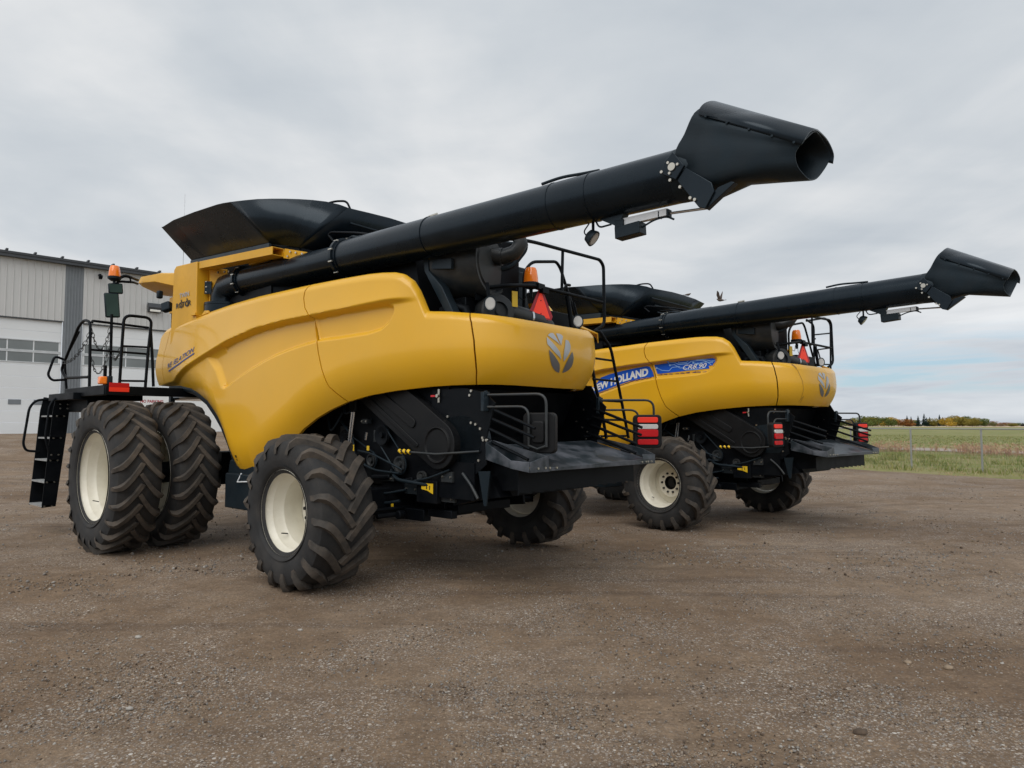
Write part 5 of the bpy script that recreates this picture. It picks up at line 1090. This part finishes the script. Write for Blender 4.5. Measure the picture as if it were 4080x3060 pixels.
# bays: door 1 up to x=3.55, pilaster 3.55-5.05, door 2 from 5.3
P0, P1 = 2.60, 3.47
def siding(x0, x1, z0, z1):
    def f(mb):
        mb.box(((x0+x1)/2, .1, (z0+z1)/2), (x1-x0, .2, z1-z0)); x = x0+.15
        while x < x1-.05: mb.prism([(x-.035, 0.0), (x-.018, -.035), (x+.018, -.035), (x+.035, 0.0)], 'z', z0, z1); x += .305
    return f
bpart('wall_panel', 'siding', siding(LX0, P0, H_D+.05, H_E), smooth=False); bpart('wall_panel', 'siding', siding(P1, LX1, H_D+.05, H_E), smooth=False)
def pil(x0, x1):
    def f(mb):
        mb.box(((x0+x1)/2, .1, H_E/2), (x1-x0, .2, H_E))
        n = 5
        for k in range(n+1): x = x0+.08+(x1-x0-.16)*k/n; mb.prism([(x-.04, 0.0), (x-.02, -.035), (x+.02, -.035), (x+.04, 0.0)], 'z', 0, H_E)
    return f
bpart('pilaster', 'pilaster', pil(P0, P1), smooth=False); bpart('pilaster', 'pilaster', pil(LX1, LX1+1.5), smooth=False)
bpart('eave_trim', 'eave', lambda mb: mb.box(((LX0+LX1+1.5)/2, -.10, H_E+.10), (LX1+1.5-LX0, .40, .26)))
def roof(mb):
    mb.plate([(LX0, -.35, H_E+.24), (LX1+1.5, -.35, H_E+.24), (LX1+1.5, 12, H_E+1.2), (LX0, 12, H_E+1.2)], .12)
    x = LX0+.4
    while x < LX1+1.4: mb.box((x, -.2, H_E+.31), (.10, .35, .08)); x += 1.22
bpart('roof', 'eave', roof)
bpart('side_wall', 'siding', lambda mb: (mb.box((LX1+1.4, 6, H_E/2), (.2, 12, H_E)), mb.box((LX0+.1, 6, H_E/2), (.2, 12, H_E))))
def door(x0, x1, first):
    d = empty('overhead_door', ((x0+x1)/2, 0, 0), (0, 0, 0), bl); W = x1-x0
    def leaf(mb):
        n = 10; hp = H_D/n
        for k in range(n): mb.box((0, .14, hp*(k+.5)), (W, .06, hp-.012))
    bpart('door_leaf', 'door', leaf, d, bevel=.006)
    bpart('door_header', 'eave', lambda mb: mb.box((0, .05, H_D+.03), (W, .10, .08)), d)
    for row, z in enumerate((4.02, 4.64)):
        x = W/2-.10
        while x > -W/2+.3:
            w_ = min(1.14, x+W/2-.10); mb = MB(); mb.box((x-w_/2, .108, z), (w_-.06, .012, .53)); mb.build('window_pane', 'dglass', d); x -= 1.14
    bpart('window_frame', 'doorframe', lambda mb: [mb.box((0, .095, z), (W-.1, .03, .05)) for z in (3.75, 4.29, 4.37, 4.91)], d)
    for xs in ((.58-(x0+x1)/2,), ()) [0 if first else 1]:
        mb = MB(); mb.box((xs, .10, 1.66), (.55, .02, .26)); mb.build('low_window', 'pilaster', d, bevel=.01)
    return d
d1 = door(LX0+.2, P0-.05, True); d2_ = door(P1+.05, P1+6.9, False); tag(d1, 'left overhead door beside the grey pilaster'); tag(d2_, 'right overhead door partly behind the harvester')
mb = MB(); mb.box((1.66-d1.location.x, .10, 1.66), (.5, .02, .26)); mb.build('low_window', 'pilaster', d1)
bpart('wall_panel', 'siding', lambda mb: mb.box((P1+6.98+(LX1-P1-6.98)/2, .1, H_D/2), (LX1-P1-6.98, .2, H_D)))
wl = empty('wall_light', (7.08, -.05, 7.30), (0, 0, 0), bl); mb = MB(); mb.prism([(0,-.28),(0,.28),(-.30,.22),(-.34,-.02),(-.10,-.28)], 'x', -.36, .36); mb.v = [(x, y, z) for x, y, z in mb.v]; mb.build('light_housing', 'eave', wl, bevel=.02)
mb = MB(); mb.box((0, -.20, -.16), (.55, .16, .10), rot=(.6, 0, 0)); mb.build('light_lens', 'lightlens', wl)
cm = empty('security_camera', (4.2, -.25, 8.75), (0, 0, 0), bl); mb = MB(); mb.cyl((0, -.05, -.12), (0, -.12, -.02), .10, 14); mb.box((0, .12, .05), (.10, .25, .08)); mb.cyl((0, -.02, -.2), (0, -.02, -.05), .09, 14); mb.build('camera_body', 'frame', cm)
# concrete apron in front of the doors
mb = MB(); mb.box((4, -1.6, -.05), (27, 3.2, .12)); o = mb.build('pavement', 'concrete'); o.location = (B0.x, B0.y, 1.10); o.rotation_euler = (0, 0, R(45)); tag(o, kind='structure')
# no-parking board standing before the wall
sg = empty('no_parking_sign', (B0.x+BD.x*6.35+BN.x*.9, B0.y+BD.y*6.35+BN.y*.9, .56), (0, 0, R(42))); tag(sg, 'white NO PARKING board with red lettering, seen above the near front tyres', 'sign')
mb = MB(); mb.prism([(-.9,.6),(4.6,.6),(4.6,2.62),(1.4,2.72),(-.2,2.66),(-.9,2.35)], 'y', -.03, .03); mb.build('sign_board', 'white', sg, bevel=.01)
mb = MB(); text_on(mb, 'NO PARKING', (-.12, -.036, 2.26), (1, 0, 0), (0, 0, 1), 1.2, .17, bold=.03); mb.build('lettering', 'smv_border', sg)
for x in (0, 3.6): mb = MB(); mb.box((x, .06, .8), (.08, .08, 1.8)); mb.build('sign_post', 'galv', sg)

# ------------------------------------------------------------------ birds
M['bird'] = mat('bird_plumage', (.10, .075, .06), .8, var=.3, scale=30)
def bird(loc, rz, flying, lb):
    e = empty('bird', loc, (0, 0, rz)); mb = MB()
    mb.tube([(-.13, 0, -.02), (-.07, 0, -.01), (0, 0, 0), (.05, 0, .015), (.075, 0, .035), (.095, 0, .04), (.115, 0, .036)], [.012, .026, .036, .030, .020, .016, .003], 12); mb.prism([(-.12,-.012),(-.20,-.02),(-.20,.02),(-.12,.012)], 'z', -.025, -.018); mb.build('body', 'bird', e, angle=80)
    for s in (-1, 1):
        mb = MB()
        if flying: mb.plate([(.04, s*.02, .02), (.05, s*.07, .13), (0, s*.10, .24), (-.03, s*.07, .20), (-.04, s*.02, .02)], .005)
        else: mb.plate([(.04, s*.034, .01), (-.03, s*.040, .015), (-.14, s*.015, -.01), (-.05, s*.036, -.02)], .004)
        mb.build('wing', 'bird', e)
        if not flying: mb = MB(); mb.tube([(.0, s*.012, -.03), (.0, s*.012, -.075)], .003, 5); mb.build('leg', 'bird', e)
    e.scale = ((.8 if flying else .6),)*3; return tag(e, lb, 'bird', 'small brown birds')
Mx = Matrix.Translation(m2.location) @ m2.rotation_euler.to_matrix().to_4x4()
bp_ = Mx @ Vector((1.105,-.54,4.275)); bird(bp_, R(20), False, 'small bird perched on the rim of the far harvester\'s grain tank')
bird(Mx @ Vector((.9,-1.40,4.24)), R(120), True, 'small bird flying with raised wings beside the far grain tank')

# ------------------------------------------------------------------ camera, sun, sky
cd = bpy.data.cameras.new('camera'); cam = bpy.data.objects.new('camera', cd); COL.objects.link(cam); S.camera = cam
cd.sensor_width = 36; cd.lens = 2741.7/4080*36; cd.clip_start = .05; cd.clip_end = 20000
cam.location = (0, 0, 1.585); cam.rotation_euler = (R(90+3.354), 0, 0)
cam.rotation_euler = (Euler((R(90+3.354), 0, 0)).to_matrix() @ Euler((0, 0, R(-.040))).to_matrix()).to_euler()
EL, AZ = 50., 200.   # sun height and compass bearing (clockwise from +Y)
sd = bpy.data.lights.new('sun', 'SUN'); sun = bpy.data.objects.new('sun', sd); COL.objects.link(sun); sd.energy = 1.5; sd.angle = R(50); sd.color = (1, .965, .92)
d = Vector((math.sin(R(AZ))*math.cos(R(EL)), math.cos(R(AZ))*math.cos(R(EL)), math.sin(R(EL)))); sun.rotation_euler = d.to_track_quat('Z', 'Y').to_euler(); sun.location = (0, 0, 30)
w = bpy.data.worlds.new('World'); S.world = w; w.use_nodes = True; nt = w.node_tree; N = nt.nodes; L = nt.links; bg = N['Background']
sky = N.new('ShaderNodeTexSky'); sky.sky_type = 'NISHITA'; sky.sun_disc = False; sky.sun_elevation = R(EL); sky.sun_rotation = R(AZ)
tc = N.new('ShaderNodeTexCoord').outputs['Generated']
sp = N.new('ShaderNodeSeparateXYZ'); L.new(tc, sp.inputs[0])
def mth(op, a, b=None, c=None):
    m = N.new('ShaderNodeMath'); m.operation = op
    for i, s in enumerate((a, b, c)):
        if s is None: continue
        if isinstance(s, (int, float)): m.inputs[i].default_value = s
        else: L.new(s, m.inputs[i])
    return m.outputs[0]
zz = mth('ADD', mth('MAXIMUM', sp.outputs['Z'], 0.0), .10)
cx = mth('DIVIDE', sp.outputs['X'], zz); cy = mth('DIVIDE', sp.outputs['Y'], zz)
cb_ = N.new('ShaderNodeCombineXYZ'); L.new(cx, cb_.inputs[0]); L.new(cy, cb_.inputs[1])
pv = cb_.outputs[0]
n1 = noise(N, L, mapping(N, L, pv, R(-25), (1., .45, 1)), .55, 7, .52, .5); n2 = noise(N, L, mapping(N, L, pv, R(30), (.7, 1, 1)), 1.7, 6, .5, .3)
nn = mth('ADD', mth('MULTIPLY', n1, .72), mth('MULTIPLY', n2, .28))
cl = ramp(N, L, nn, [(.36, (5.1, 5.6, 6.15)), (.44, (6.1, 6.5, 6.9)), (.51, (7.4, 7.6, 7.8)), (.57, (8.5, 8.6, 8.7)), (.65, (9.6, 9.65, 9.7))])
# blue breaks low over the horizon, on the right
zq = sp.outputs['Z']; band = mth('MULTIPLY', mth('SMOOTH_MIN', mth('MULTIPLY', mth('SUBTRACT', zq, .035), 60.), 1., .1), mth('MULTIPLY', mth('SUBTRACT', .125, zq), 20.))
band = mth('MAXIMUM', mth('MINIMUM', band, 1.), 0.)
nh = noise(N, L, mapping(N, L, tc, 0, (3.2, 3.2, 26)), 1.4, 6, .55, .4)
gap = mth('MULTIPLY', band, mth('MINIMUM', mth('MAXIMUM', mth('MULTIPLY', mth('SUBTRACT', nh, .455), 9.), 0.), 1.))
side = mth('MINIMUM', mth('MAXIMUM', mth('MULTIPLY', mth('SUBTRACT', sp.outputs['X'], .18), 4.), 0.), 1.)
gap = mth('MULTIPLY', gap, side)
low = mixc(N, L, mth('MINIMUM', mth('MAXIMUM', mth('MULTIPLY', mth('SUBTRACT', .20, zq), 6.), 0.), .8), cl, ramp(N, L, nh, [(.35, (4.9, 5.4, 6.1)), (.6, (6.9, 7.3, 7.7))]))
skyb = mixc(N, L, .55, sky.outputs['Color'], (4.2, 6.3, 8.2))
col = mixc(N, L, gap, low, skyb)
L.new(col, bg.inputs['Color']); bg.inputs['Strength'].default_value = .1
S.view_settings.view_transform = 'Standard'; S.view_settings.look = 'None'; S.view_settings.exposure = 0; S.view_settings.gamma = 1
S.render.engine = 'CYCLES'
